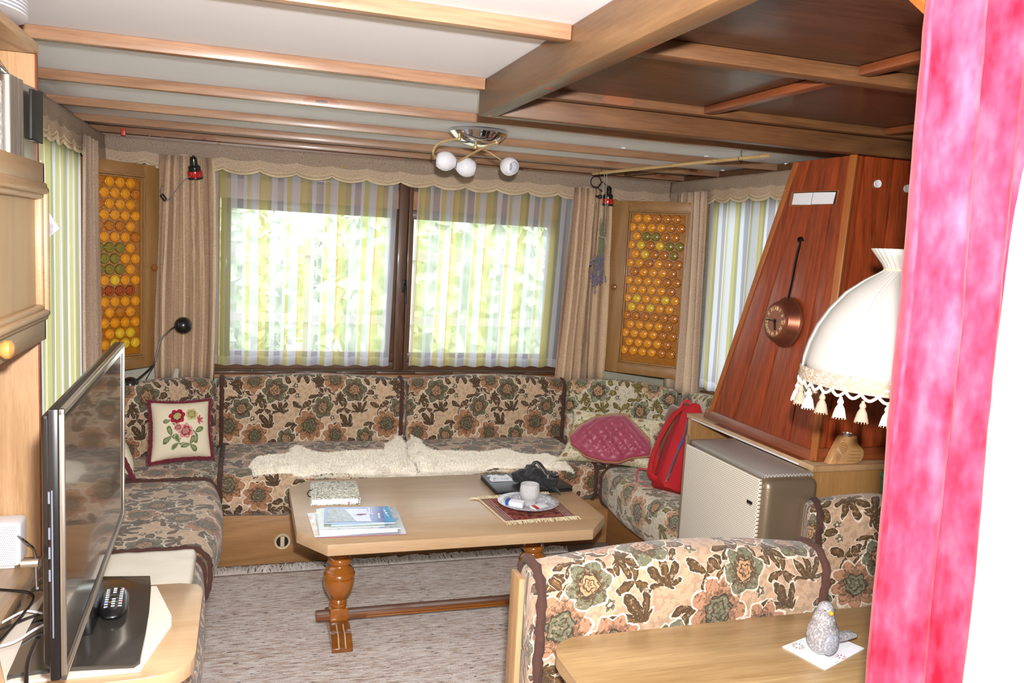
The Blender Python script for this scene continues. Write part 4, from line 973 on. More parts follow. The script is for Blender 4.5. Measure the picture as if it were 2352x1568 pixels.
part('growth_ring', bm, M['stretch'], ch, 'burnt growth ring lines', kind='stuff')
part('tealight', lathe(nb(), [(0, -.004), (.017, -.004), (.018, .006), (.0165, .006), (.016, .003), (0, .003)], T(hx + .004, 2.302, .908), 24), M['silver'], ch, 'metal tealight cup')
# green raffia box on the dinette shelf at the right
g0 = ony(2046, 1160, 2.20)
bx = thing('raffia_box', 'green woven box half hidden behind the red door curtain', 'box', (g0.x + .06, 2.21, .715))
part('body', B(g0.x, g0.x + .14, 2.18, 2.26, .712, .762, .006), M['greenbox'], bx); part('lid', B(g0.x - .003, g0.x + .143, 2.177, 2.263, .763, .785, .006), M['greenbox'], bx)
#PART4
# ------------------------------------------------------------------ dinette bench, table
M_tn = M['tap_near']
bn = thing('dinette_bench', 'dinette bench with a floral backrest seen from behind the near table', 'bench', (1.0, 1.6, 0))
mt = axes((.625, 1.70, .576), (1, 0, 0), (0, 1, 0), (0, 0, 1))
part('backrest', cushion_bm(.775, .135, .40, .055, mt, .010, .02, .0, .205), M_tn, bn, smooth=60)
part('piping', piping_bm(.135, .40, .055, mt, .012, .011), M['plush'], bn, 'brown plush piping', smooth=60)
part('piping', piping_bm(.135, .40, .055, mt, .763, .011), M['plush'], bn, 'brown plush piping', smooth=60)
part('end_panel', B(.606, .619, 1.695, 1.757, 0, .745, .001), M['oakZ'], bn)
part('back_board', B(.620, 1.39, 1.785, 1.80, 0, .68, .001), M['oakZ'], bn)
part('seat_box', B(.613, 1.84, 1.20, 1.60, 0, .30, .002), M['plinth'], bn)
part('seat', cushion_bm(1.2, .42, .13, .04, axes((.62, 1.40, .37), (1, 0, 0), (0, 1, 0), (0, 0, 1)), .006), M_tn, bn, smooth=60)
A_ = onz(1868, 1156, .705); B_ = onz(2062, 1170, .705); B_ = A_ + (B_ - A_).normalized() * .50; d_ = (B_ - A_).normalized(); y_ = Vector((-d_.y, d_.x, 0))
cushion('back_cushion', 'short floral back cushion with brown piping against the oak cabinet side', .50, .12, .62, .05, axes((A_.x - .02, A_.y + .01, .398), d_, y_, (0, 0, 1)), M_tn, (0,), None, .3, .26)
part('support', B(1.80, 2.24, 1.97, 2.06, 0, .085, .002), M['plinth'], bn)
dt = thing('dinette_table', 'near yellow oak dinette table with rounded corner', 'table', (1.3, 1.2, 0))
P = []
for cx, cy, a0 in ((2.3, 1.59 - .06, 90), (.645 + .06, 1.58 - .06, 90),):
    pass
pts = [(2.40, 1.60)]
for k in range(9):
    a = math.radians(90 + 90 * k / 8); pts.append((.70 + .065 * math.cos(a), 1.505 + .085 * math.sin(a)))
pts += [(.635, .98)]
for k in range(7):
    a = math.radians(180 + 90 * k / 6); pts.append((.70 + .065 * math.cos(a), .97 + .06 * math.sin(a)))
pts += [(2.40, .91)]
part('tabletop', prism(nb(), pts, .622, .65, .002), M['dinette'], dt); part('leg', B(1.3, 1.36, 1.2, 1.26, 0, .622, .004), M['silver'], dt)
# napkin and bird
np_ = [onz(x, y, .6515) for x, y in ((1797, 1485), (1895, 1538), (1985, 1489), (1890, 1448))]
nk = nb(); hexa(nk, [Vector((p.x, p.y, .6505)) for p in np_] + [Vector((p.x, p.y, .6525)) for p in np_])
nap = solo('paper_napkin', nk, M['paper'], 'folded white paper napkin with small flowers under the grey bird', 'napkin', smooth=None)
def flat_motif(root, px, py, z, R, mat, n=8, name='printed_flower'):
    c = onz(px, py, z); bm = nb()
    for k in range(n):
        a = 2 * PI * k / n; d = Vector((math.cos(a), math.sin(a), 0)); s = Vector((-d.y, d.x, 0)) * R * .13
        bm.faces.new([bm.verts.new(c + d * R * .3), bm.verts.new(c + d * R * .7 + s), bm.verts.new(c + d * R), bm.verts.new(c + d * R * .7 - s)])
    o = link(name, bm, mat, root, None); return o
flat_motif(nap, 1833, 1483, .6528, .016, plain('print_brown', '#9a7a5a', .8), 10)
flat_motif(nap, 1932, 1508, .6528, .012, plain('print_red', '#c0303c', .8), 7)
flat_motif(nap, 1926, 1522, .6528, .009, plain('print_green', '#4e9a5a', .8), 5)
flat_motif(nap, 1842, 1472, .6528, .007, plain('print_green2', '#4e9a5a', .8), 5)
bc = onz(1885, 1500, .653); br_ = thing('bird_figurine', 'speckled grey ceramic bird with orange beak on a white napkin', 'bird figurine', tuple(bc))
bm = nb(); ellipsoid(bm, bc + Vector((0, 0, .036)), (.030, .028, .036)); ellipsoid(bm, bc + Vector((-.004, -.004, .062)), (.021, .021, .028)); ellipsoid(bm, bc + Vector((-.004, -.006, .086)), (.0155, .0155, .0165))
for k in range(9):
    t_ = k / 8; ellipsoid(bm, bc + Vector((.018 + .052 * t_, .006, .030 - .010 * t_ + .006 * t_ * t_)), (.013, .017 - .006 * t_, .014 - .009 * t_), None, 12, 8)
o = part('body', bm, M['birdglaze'], br_, smooth=80); md = o.modifiers.new('r', 'REMESH'); md.mode = 'VOXEL'; md.voxel_size = .0028; md.use_smooth_shade = True; md = o.modifiers.new('s', 'SMOOTH'); md.iterations = 8; md.factor = .6
bm = nb(); ellipsoid(bm, bc + Vector((-.002, -.027, .030)), (.016, .006, .020), RY(.3)); o = part('wing', bm, M['birdwing'], br_, 'darker grey wing', smooth=80)
bm = nb(); ellipsoid(bm, bc + Vector((-.006, -.023, .087)), (.0042, .005, .004)); part('beak', bm, M['beak'], br_, 'orange beak', smooth=80)
for dx in (-.0155, .006):
    bm = nb(); ellipsoid(bm, bc + Vector((dx, -.0195 + abs(dx + .004) * .15, .091)), (.0014, .001, .0014), None, 8, 6); part('eye', bm, M['black'], br_, 'tiny black eye', smooth=80)
bm = nb()
for k in range(4): tube(bm, [bc + Vector((.045 + .004 * k, .0 - .004 + .0042 * k, .0335)), bc + Vector((.070, -.006 + .006 * k, .030))], .0007, 4)
part('tail_grooves', bm, M['birdwing'], br_, kind='stuff')
br_.scale = (1.2, 1.2, 1.2)
# ------------------------------------------------------------------ hanging lampshade
lx, ly = 1.432, 1.50
lp = thing('pendant_lamp', 'cream linen bell shaped hanging lampshade with tassels in front of the red hood', 'lamp', (lx, ly, 1.22))
def rf(th, z): return 1 - .045 * (1 - abs(math.cos(4 * th + .3)) ** .5) * (1 if z < 1.47 else 0) + (.02 * math.sin(34 * th) if z >= 1.47 else 0)
prof = [(.218, 1.255), (.216, 1.275), (.208, 1.31), (.193, 1.35), (.170, 1.39), (.138, 1.43), (.100, 1.46), (.070, 1.478), (.058, 1.487), (.064, 1.50), (.078, 1.518), (.090, 1.534)]
o = part('shade', lathe(nb(), prof, T(lx, ly, 0), 128, rf=rf), M['cream_linen'], lp, smooth=60); md = o.modifiers.new('t', 'SOLIDIFY'); md.thickness = .002
bm = nb()
for k in range(8):
    th = (k + .5) * PI / 4 - .075 ; P = [(lx + (r + .001) * math.cos(th), ly + (r + .001) * math.sin(th), z) for r, z in prof[:9]]; tube(bm, P, .0022, 5)
part('seam', bm, M['cream_linen'], lp)
part('tie_cord', tube(nb(), [(lx + .0605 * math.cos(a), ly + .0605 * math.sin(a), 1.487) for a in [k * PI / 20 for k in range(41)]], .003, 6, False), M['fringe'], lp, 'beige cord around the neck')
bm = nb()
lathe(bm, [(.221, 1.226), (.223, 1.235), (.221, 1.243), (.222, 1.252), (.219, 1.258), (.216, 1.25), (.216, 1.228)], T(lx, ly, 0), 80); part('braid', bm, M['braid'], lp, 'crocheted braid band', smooth=60)
bm = nb()
for k in range(40):
    a0 = 2 * PI * k / 40; P = []
    for j in range(7):
        a = a0 + 2 * PI / 40 * j / 6; P.append((lx + .221 * math.cos(a), ly + .221 * math.sin(a), 1.226 - .012 * math.sin(PI * j / 6)))
    tube(bm, P, .0035, 5)
part('scallop_trim', bm, M['cream_tassel'], lp, 'cream scalloped edging')
def tassel(k):
    a = 2 * PI * k / 28 + .05; c = Vector((lx + .221 * math.cos(a), ly + .221 * math.sin(a), 1.214)); bm = nb()
    lathe(bm, [(0, .0), (.003, -.001), (.004, -.006), (.0065, -.009), (.007, -.014), (.005, -.017), (.010, -.026), (.0135, -.040), (.0140, -.044), (0, -.043)], Matrix.Translation(c), 12, rf=lambda th, z: 1 + .12 * math.sin(6 * th))
    for q in range(14):
        th = 2 * PI * q / 14; tube(bm, [c + Vector((.011 * math.cos(th), .011 * math.sin(th), -.036)), c + Vector((.014 * math.cos(th), .014 * math.sin(th), -.048))], [.0016, .0008], 4)
    part('tassel', bm, M['cream_tassel' if k % 2 else 'beige_tassel'], lp, ('cream' if k % 2 else 'beige') + ' thread tassel', smooth=60)
for k in range(28): tassel(k)
part('cord', tube(nb(), [(lx, ly, 1.40), (lx, ly, 1.948)], .003, 6), M['cream_tassel'], lp); part('bulb_holder', lathe(nb(), [(0, 1.46), (.018, 1.455), (.02, 1.40), (.016, 1.39), (0, 1.39)], T(lx, ly, 0), 20), M['white'], lp)
bm = nb(); ellipsoid(bm, (lx, ly, 1.345), (.032, .032, .045)); part('bulb', bm, M['opal'], lp, smooth=80)
# ------------------------------------------------------------------ red door curtain and post
def rc(u, v):
    z = .02 + 1.88 * v; x0 = .787 - .037 * ((z - .66) / 1.1); x = x0 + .165 * u
    y = z * 0 + .80 + .034 * math.sin(u * 17 + .6 * noise.noise(Vector((0, z * 1.5, 0)))) * (1 - .2 * v) + .004 * noise.noise(Vector((u * 5, z * 5, 1))); return Vector((x + .002 * noise.noise(Vector((0, z * 25, 5))), y, z))
o = solo('door_curtain', grid(nb(), rc, 60, 60, lambda u, v: (u, v)), M['velvet'], 'crimson velvet door curtain hanging beside the pale post', 'curtain', smooth=80); md = o.modifiers.new('t', 'SOLIDIFY'); md.thickness = .004
struct('trim_6', B(.905, 1.075, .63, .80, 0, 1.949, .004), M['pinelight'])
q_ = [ony(x, y, .86) for x, y in ((2098, -20), (2150, 30), (2300, 55), (2300, -20))]
solo('curtain_rail', hexa(nb(), q_ + [p + Vector((0, .018, 0)) for p in q_], .002), M['trimZ'], 'short orange brown wooden rail end at the top behind the red door curtain', 'rail', smooth=None)
bm = nb()
for k, z in enumerate((1.63, 1.54, 1.40, 1.29, 1.21, 1.12, 1.02, .93, .84, .76)):
    ellipsoid(bm, rc(.66, (z - .02) / 1.88) + Vector((0, -.004, 0)), (.0016, .0014, .0022), None, 8, 6)
# ------------------------------------------------------------------ pillows
MASK = None; t = NT('needlepoint_floral'); uv0 = t.uv(); dis = t.v('SCALE', t.v('SUBTRACT', t.noisec(uv0, 9, 2), (.5, .5, .5)), scale=.06); uv = t.v('ADD', uv0, dis)
R_, P_, Y2, G2, G3 = rgb('#a3162c'), rgb('#cf8f8c'), rgb('#c9b878'), rgb('#5f6f44'), rgb('#8a9468')
col = rgb('#e2d6bc')
for k in (('sprig', .36, .40, .13, 3, .3, G2, G3, G2), ('sprig', .66, .42, .13, 3, 1.5, G2, G3, G2), ('sprig', .45, .30, .12, 3, 2.4, G3, G2, G2), ('sprig', .60, .28, .12, 3, .9, G2, G3, G2), ('sprig', .36, .60, .10, 3, 2.9, G2, G3, G2), ('fan', .70, .58, .08, 3, -.3, R_, P_, G2),
          ('rose', .62, .66, .085, 6, .5, Y2, G3, Y2), ('flower', .44, .64, .105, 7, .2, R_, rgb('#6e0a20'), Y2), ('rose', .54, .45, .10, 7, .9, P_, R_, P_), ('flower', .45, .50, .05, 6, .1, P_, R_, P_)):
    k = (k[0], .53 + (k[1] - .53) * 1.3, .49 + (k[2] - .48) * 1.3, k[3] * 1.3) + k[4:]
    col = motif_layer(t, uv, col, *k, None)
t.bump(t.noise(uv0, 120, 2), .5, .002); M['needle'] = t.fin(col, .9)
MASK = None; t = NT('small_print_floral'); uv0 = t.uv(); dis = t.v('SCALE', t.v('SUBTRACT', t.noisec(uv0, 50, 2), (.5, .5, .5)), scale=.01); uv = t.v('ADD', uv0, dis); col = t.mix(t.f('GREATER_THAN', t.noise(uv0, 90, 2, .5, 2), .54), rgb('#d8cfb4'), rgb('#a99e74'))
for k in (('flower', .03, .03, .017, 6, .1, rgb('#b9836a'), rgb('#8a5a44'), G3), ('rose', .075, .06, .013, 6, .1, G3, G2, Y2), ('sprig', .05, .075, .02, 3, .7, G3, G2, G3)): col = motif_layer(t, uv, col, *k, (.095, .095))
t.bump(t.noise(uv0, 300, 2), .5, .002); M['smallprint'] = t.fin(col, .85)
def fringe_pillow(label, c, th):
    c = [Vector(q) for q in c]; cen = sum(c, Vector()) / 4; t_ = thing('needlepoint_pillow', label, 'pillow', tuple(cen))
    part('cover', pillow_bm(c, th), M['needle'], t_, smooth=80)
    P = pillow_edge(c); part('fringe_cord', tube(nb(), P, .010, 7, False, .25), M['maroon'], t_, 'dark red fringe', smooth=60)
    bm = nb(); pts = []
    for i in range(len(P) - 1):
        for _ in range(16):
            p = P[i].lerp(P[i + 1], random.random()); d = (p - cen).normalized(); pts.append((p, d))
    blades(bm, pts, .016, .0022, 0, None, .8); part('fringe', bm, M['maroon'], t_, 'dark red fringe threads', smooth=0, kind='stuff')
bl, br = onz(342, 1066, .44), onz(488, 1052, .44)
tl, tr = ony(342, 922, bl.y + .13), ony(482, 918, br.y + .13)
fringe_pillow('cream needlepoint pillow with a flower bouquet and dark red fringe at the left corner', (bl, br, tr, tl), .10)
bl, br = onz(236, 1062, .44), onz(312, 1100, .44)
bl, br = Vector((-.535, 4.02, .445)), Vector((-.455, 3.70, .445)); tl, tr = Vector((-.56, 4.05, .74)), Vector((-.535, 3.73, .71))
bl, br = onz(268, 1060, .45), onz(322, 1102, .45); tr, tl = ony(262, 960, br.y + .10), ony(240, 930, bl.y + .06)
c2 = (Vector((-.56, 3.98, .46)), Vector((-.42, 3.62, .455)), Vector((-.53, 3.60, .72)), Vector((-.60, 3.95, .73)))
fringe_pillow('needlepoint pillow in cream and red leaning on the left wall, half behind the television', c2, .09)
# loop label on left corner cushion
solo('fabric_loop', tube(nb(), smooth_pts([(-.30, 4.26, .60), (-.30, 4.22, .70), (-.305, 4.22, .752), (-.305, 4.30, .80)], 5), .011, 6, sx=1, sy=.3), M['stringw'], 'cream fabric strap over the left corner back cushion', 'strap')
# right pillow with pink quilted panel
c = [onz(1276, 1058, .45), onz(1506, 1082, .45)]; c += [ony(1532, 966, c[1].y + .13), ony(1316, 936, c[0].y + .13)]
rp = thing('smocked_pillow', 'beige floral pillow with a pink smocked satin panel at the right corner', 'pillow', tuple(sum(c, Vector()) / 4))
part('cover', pillow_bm(c, .12, pinch=.14, uvs=(.42, .36)), M['smallprint'], rp, smooth=80)
n_ = (c[1] - c[0]).cross(c[3] - c[0]).normalized(); n_ = n_ if n_.y < 0 else -n_
cm = sum(c, Vector()) / 4; O = [(1307, 1000), (1330, 975), (1365, 957), (1410, 950), (1438, 953), (1465, 978), (1492, 1008), (1497, 1030), (1493, 1047), (1450, 1052), (1420, 1062), (1385, 1060), (1345, 1048), (1312, 1022)]
def onp(x, y, k=0):
    d = ray(x, y); q = cm + n_ * k; return EYE + d * ((q - EYE).dot(n_) / d.dot(n_))
OP = [onp(x, y, .062) for x, y in O]; cen = onp(1402, 1006, .072)
e1 = (c[1] - c[0]).normalized(); e2 = n_.cross(e1)
bm = nb(); uvl = bm.loops.layers.uv.verify(); rings = []
NP = len(OP); NS = 84; NR = 26
def outl(k):
    f = k / NS * NP; i = int(f); return OP[i % NP].lerp(OP[(i + 1) % NP], f - i)
for r in range(NR + 1):
    q = r / NR; ring = []
    for k in range(NS):
        p = cen.lerp(outl(k), q); a, b = (p - cen).dot(e1), (p - cen).dot(e2)
        s = 62; cr = abs(math.sin((a + b * .9) * s)) * abs(math.sin((a - b * .9) * s)); cr = cr ** .5
        h = (.030 * (1 - q ** 3)) + .012 * cr * (1 - q ** 6) + .003 * noise.noise(p * 60) - (.02 if r == NR else 0)
        ring.append(bm.verts.new(p + n_ * (h - .004)))
    rings.append(ring)
for r in range(NR):
    for k in range(NS):
        bm.faces.new((rings[r][k], rings[r][(k + 1) % NS], rings[r + 1][(k + 1) % NS], rings[r + 1][k]))
bmesh.ops.remove_doubles(bm, verts=rings[0], dist=.005)
M['satin'] = plain('pink_satin', '#9c3e56', .42, sheen=.3, var=.08)
part('smocked_panel', bm, M['satin'], rp, 'pink smocked satin oval panel', smooth=80)
P = [outl(k) + n_ * .0 for k in range(0, NS + 1)]; part('piping', tube(nb(), P, .0035, 6, False), plain('gold_piping', '#9a7c4a', .7), rp, 'golden piping around the pink panel')
# crimson pillow behind it
c3 = [q + Vector((-.03, .12, .035)) for q in (c[0], c[1], c[2], c[3])]; c3[3] = ony(1316, 938, c[3].y + .05); c3[2] = ony(1440, 985, c[3].y + .06); c3[1] = c3[2] + Vector((0, -.06, -.18)); c3[0] = c3[3] + Vector((0, -.06, -.20))
solo('crimson_pillow', pillow_bm(c3, .05), plain('crimson_velvet', '#8e1230', .8, sheen=.5), 'dark crimson pillow mostly hidden behind the pink smocked pillow', 'pillow', smooth=80)
cb_ = [Vector((1.99, 3.80, .44)), Vector((2.16, 3.42, .44)), Vector((2.235, 3.44, .72)), Vector((2.13, 3.78, .72))]
solo('plush_pillow', pillow_bm(cb_, .09), M['brown_plush2'], 'brown plush pillow behind the red backpack', 'pillow', smooth=80)
# ------------------------------------------------------------------ red backpack
b0 = Vector((1.835, 3.235, .425)); b1 = Vector((2.00, 3.345, .79)); up = (b1 - b0).normalized()
side = Vector((-.33, -.93, 0)); side = (side - up * side.dot(up)).normalized(); thk = up.cross(side).normalized()
if thk.x < 0: thk = -thk
BM_ = axes(b0, thk, side, up)   # x thickness, y depth towards viewer, z up the bag
bp = thing('backpack', 'red canvas backpack standing on the right seat against the heater', 'backpack', tuple(b0 + Vector((0, 0, 0))))
H_ = (b1 - b0).length
def bagf(u, v):
    z = H_ * v; tpr = 1 - .42 * max(0, (v - .35) / .65) ** 1.3; w_ = .068 * tpr * (1 - .5 * max(0, (v - .9) / .1) ** 2) * (1 - .25 * max(0, (.06 - v) / .06)); dpt = .105 * (1 - .25 * v)
    a = 2 * PI * u; ca, sa = math.cos(a), math.sin(a); ex = .45
    x = w_ * math.copysign(abs(ca) ** ex, ca); y = dpt * math.copysign(abs(sa) ** ex, sa)
    p = Vector((x, y, z)); return BM_ @ (p + Vector((.005 * noise.noise(p * 18), .006 * noise.noise(p * 15 + Vector((3, 3, 3))), 0)))
bm = grid(nb(), bagf, 48, 24, wrapu=True)
for e_ in [[v for v in bm.verts if abs((BM_.inverted() @ v.co).z - zz) < 1e-4] for zz in (0, H_)]:
    try: bmesh.ops.contextual_create(bm, geom=[e for e in bm.edges if e.verts[0] in e_ and e.verts[1] in e_])
    except Exception: pass
part('body', bm, M['redcloth'], bp, smooth=70)
def bagp(x, y, z): return BM_ @ Vector((x, y, z))
zf = .108
zp = nb(); zpts = [(.012, .03), (.016, .08), (.022, .15), (.028, .22), (.030, .28), (.028, .33), (.015, .355)]
tube(zp, [bagp(x - .052, zf - .105 * .25 * z / H_ + .001, z) for x, z in zpts], .0085, 8, sx=1, sy=.45); part('zip_tape', zp, M['greyzip'], bp, 'grey zip tape')
zp = nb(); tube(zp, [bagp(x - .052, zf - .105 * .25 * z / H_ + .005, z) for x, z in ((.022, .17), (.024, .195), (.0265, .215), (.028, .235))], [.002, .006, .006, .002], 8); part('lining', zp, M['bluecloth'], bp, 'blue lining showing in the open zip')
zp = nb(); tube(zp, [bagp(x - .052, zf + .007 - .105 * .25 * z / H_, z) for x, z in ((.016, .06), (.014, .045), (.008, .03), (.004, .018), (.010, .016), (.014, .03), (.017, .05))], .0018, 5); part('zip_pull', zp, M['silver'], bp, 'silver zip pull')
sp = nb(); tube(sp, smooth_pts([bagp(-.035, .02, H_ - .015), bagp(-.072, .01, H_ * .82), bagp(-.100, .01, H_ * .55), bagp(-.112, .015, H_ * .3), bagp(-.098, .02, H_ * .10), bagp(-.060, .03, .03)], 6), .018, 8, sx=.35, sy=1); part('shoulder_strap', sp, M['redcloth'], bp)
sp = nb(); tube(sp, smooth_pts([bagp(-.035, -.05, H_ - .015), bagp(-.072, -.05, H_ * .82), bagp(-.092, -.05, H_ * .5), bagp(-.06, -.04, .04)], 6), .016, 8, sx=.35, sy=1); part('shoulder_strap', sp, M['redcloth'], bp)
sp = nb(); tube(sp, smooth_pts([bagp(-.01, .0, H_ - .004), bagp(-.02, .0, H_ + .018), bagp(-.045, .0, H_ + .01), bagp(-.055, 0, H_ - .03)], 5), .006, 6); part('grab_loop', sp, M['pinkwebbing'], bp, 'bright red webbing loop')
wb = nb(); W_ = [onx(x, y, X) for x, y, X in ((1486, 1078, 1.80), (1470, 1076, 1.775), (1463, 1085, 1.765), (1462, 1105, 1.76), (1463, 1130, 1.75), (1460, 1148, 1.735), (1456, 1160, 1.72), (1453, 1150, 1.73), (1462, 1135, 1.75), (1480, 1120, 1.80))]
W_ = [Vector((p.x, p.y, max(p.z, .428 if p.x > 1.76 else .37))) for p in W_]
tube(wb, smooth_pts(W_, 5), .008, 6, sx=.5, sy=1); part('loose_webbing', wb, M['pinkwebbing'], bp, 'loose bright red webbing hanging over the seat')
wb = nb(); tube(wb, smooth_pts([onx(x, y, 1.77) for x, y in ((1443, 1128), (1458, 1130), (1472, 1124), (1485, 1115))], 5), .004, 6); part('loose_webbing', wb, M['pinkwebbing'], bp, 'loose end of bright red webbing')
wb = nb(); tube(wb, [bagp(.058, zf - .01, .09 + .012 * math.cos(a)) + thk * .010 * math.sin(a) for a in [k * PI / 6 for k in range(13)]], .0018, 5, False); part('d_ring', wb, M['silver'], bp, 'small steel ring')
# ------------------------------------------------------------------ things on the coffee table
nbk = thing('notebook', 'hardcover notebook with grey scroll print cover on the coffee table', 'notebook', (.343, 3.145, .5)); an = RZ(math.radians(-3))
mt = T(.343, 3.135, .5) @ an
part('back_cover', B(-.090, .092, -.115, .112, 0, .003, .001, mt=mt), M['scroll'], nbk)
part('pages', B(-.086, .085, -.113, .107, .003, .021, .002, mt=mt), M['paper'], nbk)
part('front_cover', B(-.084, .092, -.108, .112, .021, .0245, .001, mt=mt), M['scroll'], nbk); part('spine', B(.086, .0935, -.113, .112, .001, .024, .003, mt=mt), M['scroll'], nbk)
part('ribbon', tube(nb(), [mt @ Vector(q) for q in ((-.08, .0, .0245), (-.092, .0, .023), (-.1, -.01, .014), (-.096, -.022, .008), (-.086, -.025, .004))], .0022, 6), M['blackmatt'], nbk, 'black ribbon loop')
part('page_mark', B(.045, .053, -.1145, -.1125, .006, .010, mt=mt), M['pinkwebbing'], nbk, 'tiny red page mark')
def mag(label, cx, cy, w_, h_, ang, z, th, cols, pages='#e8e8f0', extra=None, name='magazine'):
    mt = T(cx, cy, z) @ RZ(math.radians(ang)); c = (cx, cy, z); t_ = thing(name, label, 'magazine', c, 'magazines stacked on the coffee table')
    part('pages', B(-w_ / 2, w_ / 2, -h_ / 2, h_ / 2, 0, th, .0004, mt=mt), plain('mag_pages', pages, .5), t_)
    q = NT('cover_print'); n1 = q.noise(q.uv(), 7, 4, .7, 1.2); cm_ = q.ramp(n1, [(.3 + .1 * i, rgb(k)) for i, k in enumerate(cols)])
    bm = nb(); uvl = bm.loops.layers.uv.verify(); f = bm.faces.new([bm.verts.new(mt @ Vector(p)) for p in ((-w_ / 2, -h_ / 2, th + .0003), (w_ / 2, -h_ / 2, th + .0003), (w_ / 2, h_ / 2, th + .0003), (-w_ / 2, h_ / 2, th + .0003))])
    for l, u in zip(f.loops, ((0, 0), (1, 0), (1, 1), (0, 1))): l[uvl].uv = u
    part('cover', bm, q.fin(cm_, .25, coat=.4), t_, smooth=None)
    if extra: extra(t_, mt, w_, h_, th)
    return t_
zz = .5006; mx_, my_ = .387, 2.81
mag('bottom magazine of the pile with a grey cover and dark red edge', mx_ + .012, my_ - .012, .292, .235, -3, zz, .0022, ['#9a9aa4', '#c8ccd4', '#b8bcc6'], '#9a5a6a')
mag('second magazine from the bottom with a brown picture at its left edge', mx_ - .018, my_ + .002, .275, .235, 2, zz + .0028, .003, ['#6a4430', '#c88a58', '#b8b0a8', '#e0e0e4'])
mag('thick white magazine in the middle of the pile', mx_ - .004, my_ - .010, .26, .225, -1, zz + .0064, .007, ['#d8dce6', '#e8eaf0'])
mag('magazine with a pale grey marbled cover above the thick white one', mx_ + .010, my_ + .006, .272, .225, -5, zz + .014, .003, ['#7c94aa', '#a8b8c0', '#c8ccc8', '#8aa4bc'])
mag('sage green covered booklet under the blue brochures', mx_ - .022, my_ + .010, .22, .205, -2, zz + .0176, .002, ['#b8c8bc', '#c6d2c6', '#aebfb4'])
def sky_extra(t_, mt, w_, h_, th):
    bm = nb()
    for q in (((.40, .26), (.43, .20), (.40, .16)), ((.41, .10), (.44, .06), (.41, .02)), ((.42, -.05), (.44, -.16))): tube(bm, smooth_pts([mt @ Vector((w_ * a, h_ * b, th + .001)) for a, b in q], 4), .0016, 5, sy=1)
    part('printed_lettering', bm, M['white'], t_, 'white blurred lettering')
mag('bright sky blue brochure just below the top one', mx_ + .016, my_ + .012, .215, .175, -1, zz + .0202, .004, ['#3aa0dc', '#48b0e6', '#3a98d4'], '#c8d4e4', sky_extra)
def top_extra(t_, mt, w_, h_, th):
    q = NT('photo_print'); n1 = q.noise(q.uv(), 9, 4, .7, 1.0); X = q.xyz(q.uv())
    ph = q.ramp(n1, [(.32, rgb('#2a3040')), (.42, rgb('#5a5a6c')), (.5, rgb('#7c8c66')), (.58, rgb('#3a6cb0')), (.64, rgb('#c8bcc4')), (.7, rgb('#b8644c'))])
    snow = q.mix(q.f('GREATER_THAN', q.noise(q.uv(), 3, 1), .62), rgb('#c2c8e6'), rgb('#9aa6d2')); ed = q.f('ADD', X[0], q.f('MULTIPLY', X[1], .25))
    cl_ = q.mix(q.f('GREATER_THAN', ed, .66), ph, snow)
    bm = nb(); uvl = bm.loops.layers.uv.verify(); f = bm.faces.new([bm.verts.new(mt @ Vector(p)) for p in ((-w_ * .44, -h_ * .44, th + .0008), (w_ * .28, -h_ * .44, th + .0008), (w_ * .22, h_ * .36, th + .0008), (-w_ * .44, h_ * .36, th + .0008))])
    for l, u in zip(f.loops, ((0, 0), (1, 0), (.93, 1), (0, 1))): l[uvl].uv = u
    part('cover_photo', bm, q.fin(cl_, .25, coat=.4), t_, 'winter sports photo with pale snow', smooth=None)
    bm = nb(); ellipsoid(bm, mt @ Vector((w_ * .12, -h_ * .0, th + .0011)), (.018, .007, .0003)); part('skier', bm, M['maroon'], t_, 'small dark red skier shape')
    bm = nb(); Q = []
    for k in range(34): a = k * .95; Q.append(mt @ Vector((w_ * (.235 + .03 * math.cos(a)), h_ * (.42 - k * .0155 + .03 * math.sin(a)), th + .0012)))
    tube(bm, smooth_pts(Q, 4), .0013, 5)
    Q = [mt @ Vector((w_ * (.285 + .028 * math.cos(k * 1.05)), h_ * (.42 - k * .0165 + .025 * math.sin(k * 1.05)), th + .0012)) for k in range(26)]
    tube(bm, smooth_pts(Q, 4), .0014, 5); part('printed_lettering', bm, M['white'], t_, 'white brushed lettering')
    bm = nb(); box(bm, w_ * .40, w_ * .43, -h_ * .25, h_ * .08, th + .0008, th + .0011, mt=mt); part('small_print', bm, M['white'], t_)
    bm = nb(); box(bm, w_ * .38, w_ * .43, h_ * .10, h_ * .15, th + .0008, th + .0011, mt=mt); part('red_mark', bm, M['red_plastic'], t_)
mag('blue winter sports brochure on top of the pile', mx_ - .006, my_ + .016, .205, .170, -6, zz + .0247, .0015, ['#4a6cb4', '#5478be', '#486ab0'], '#dfe4f0', top_extra)
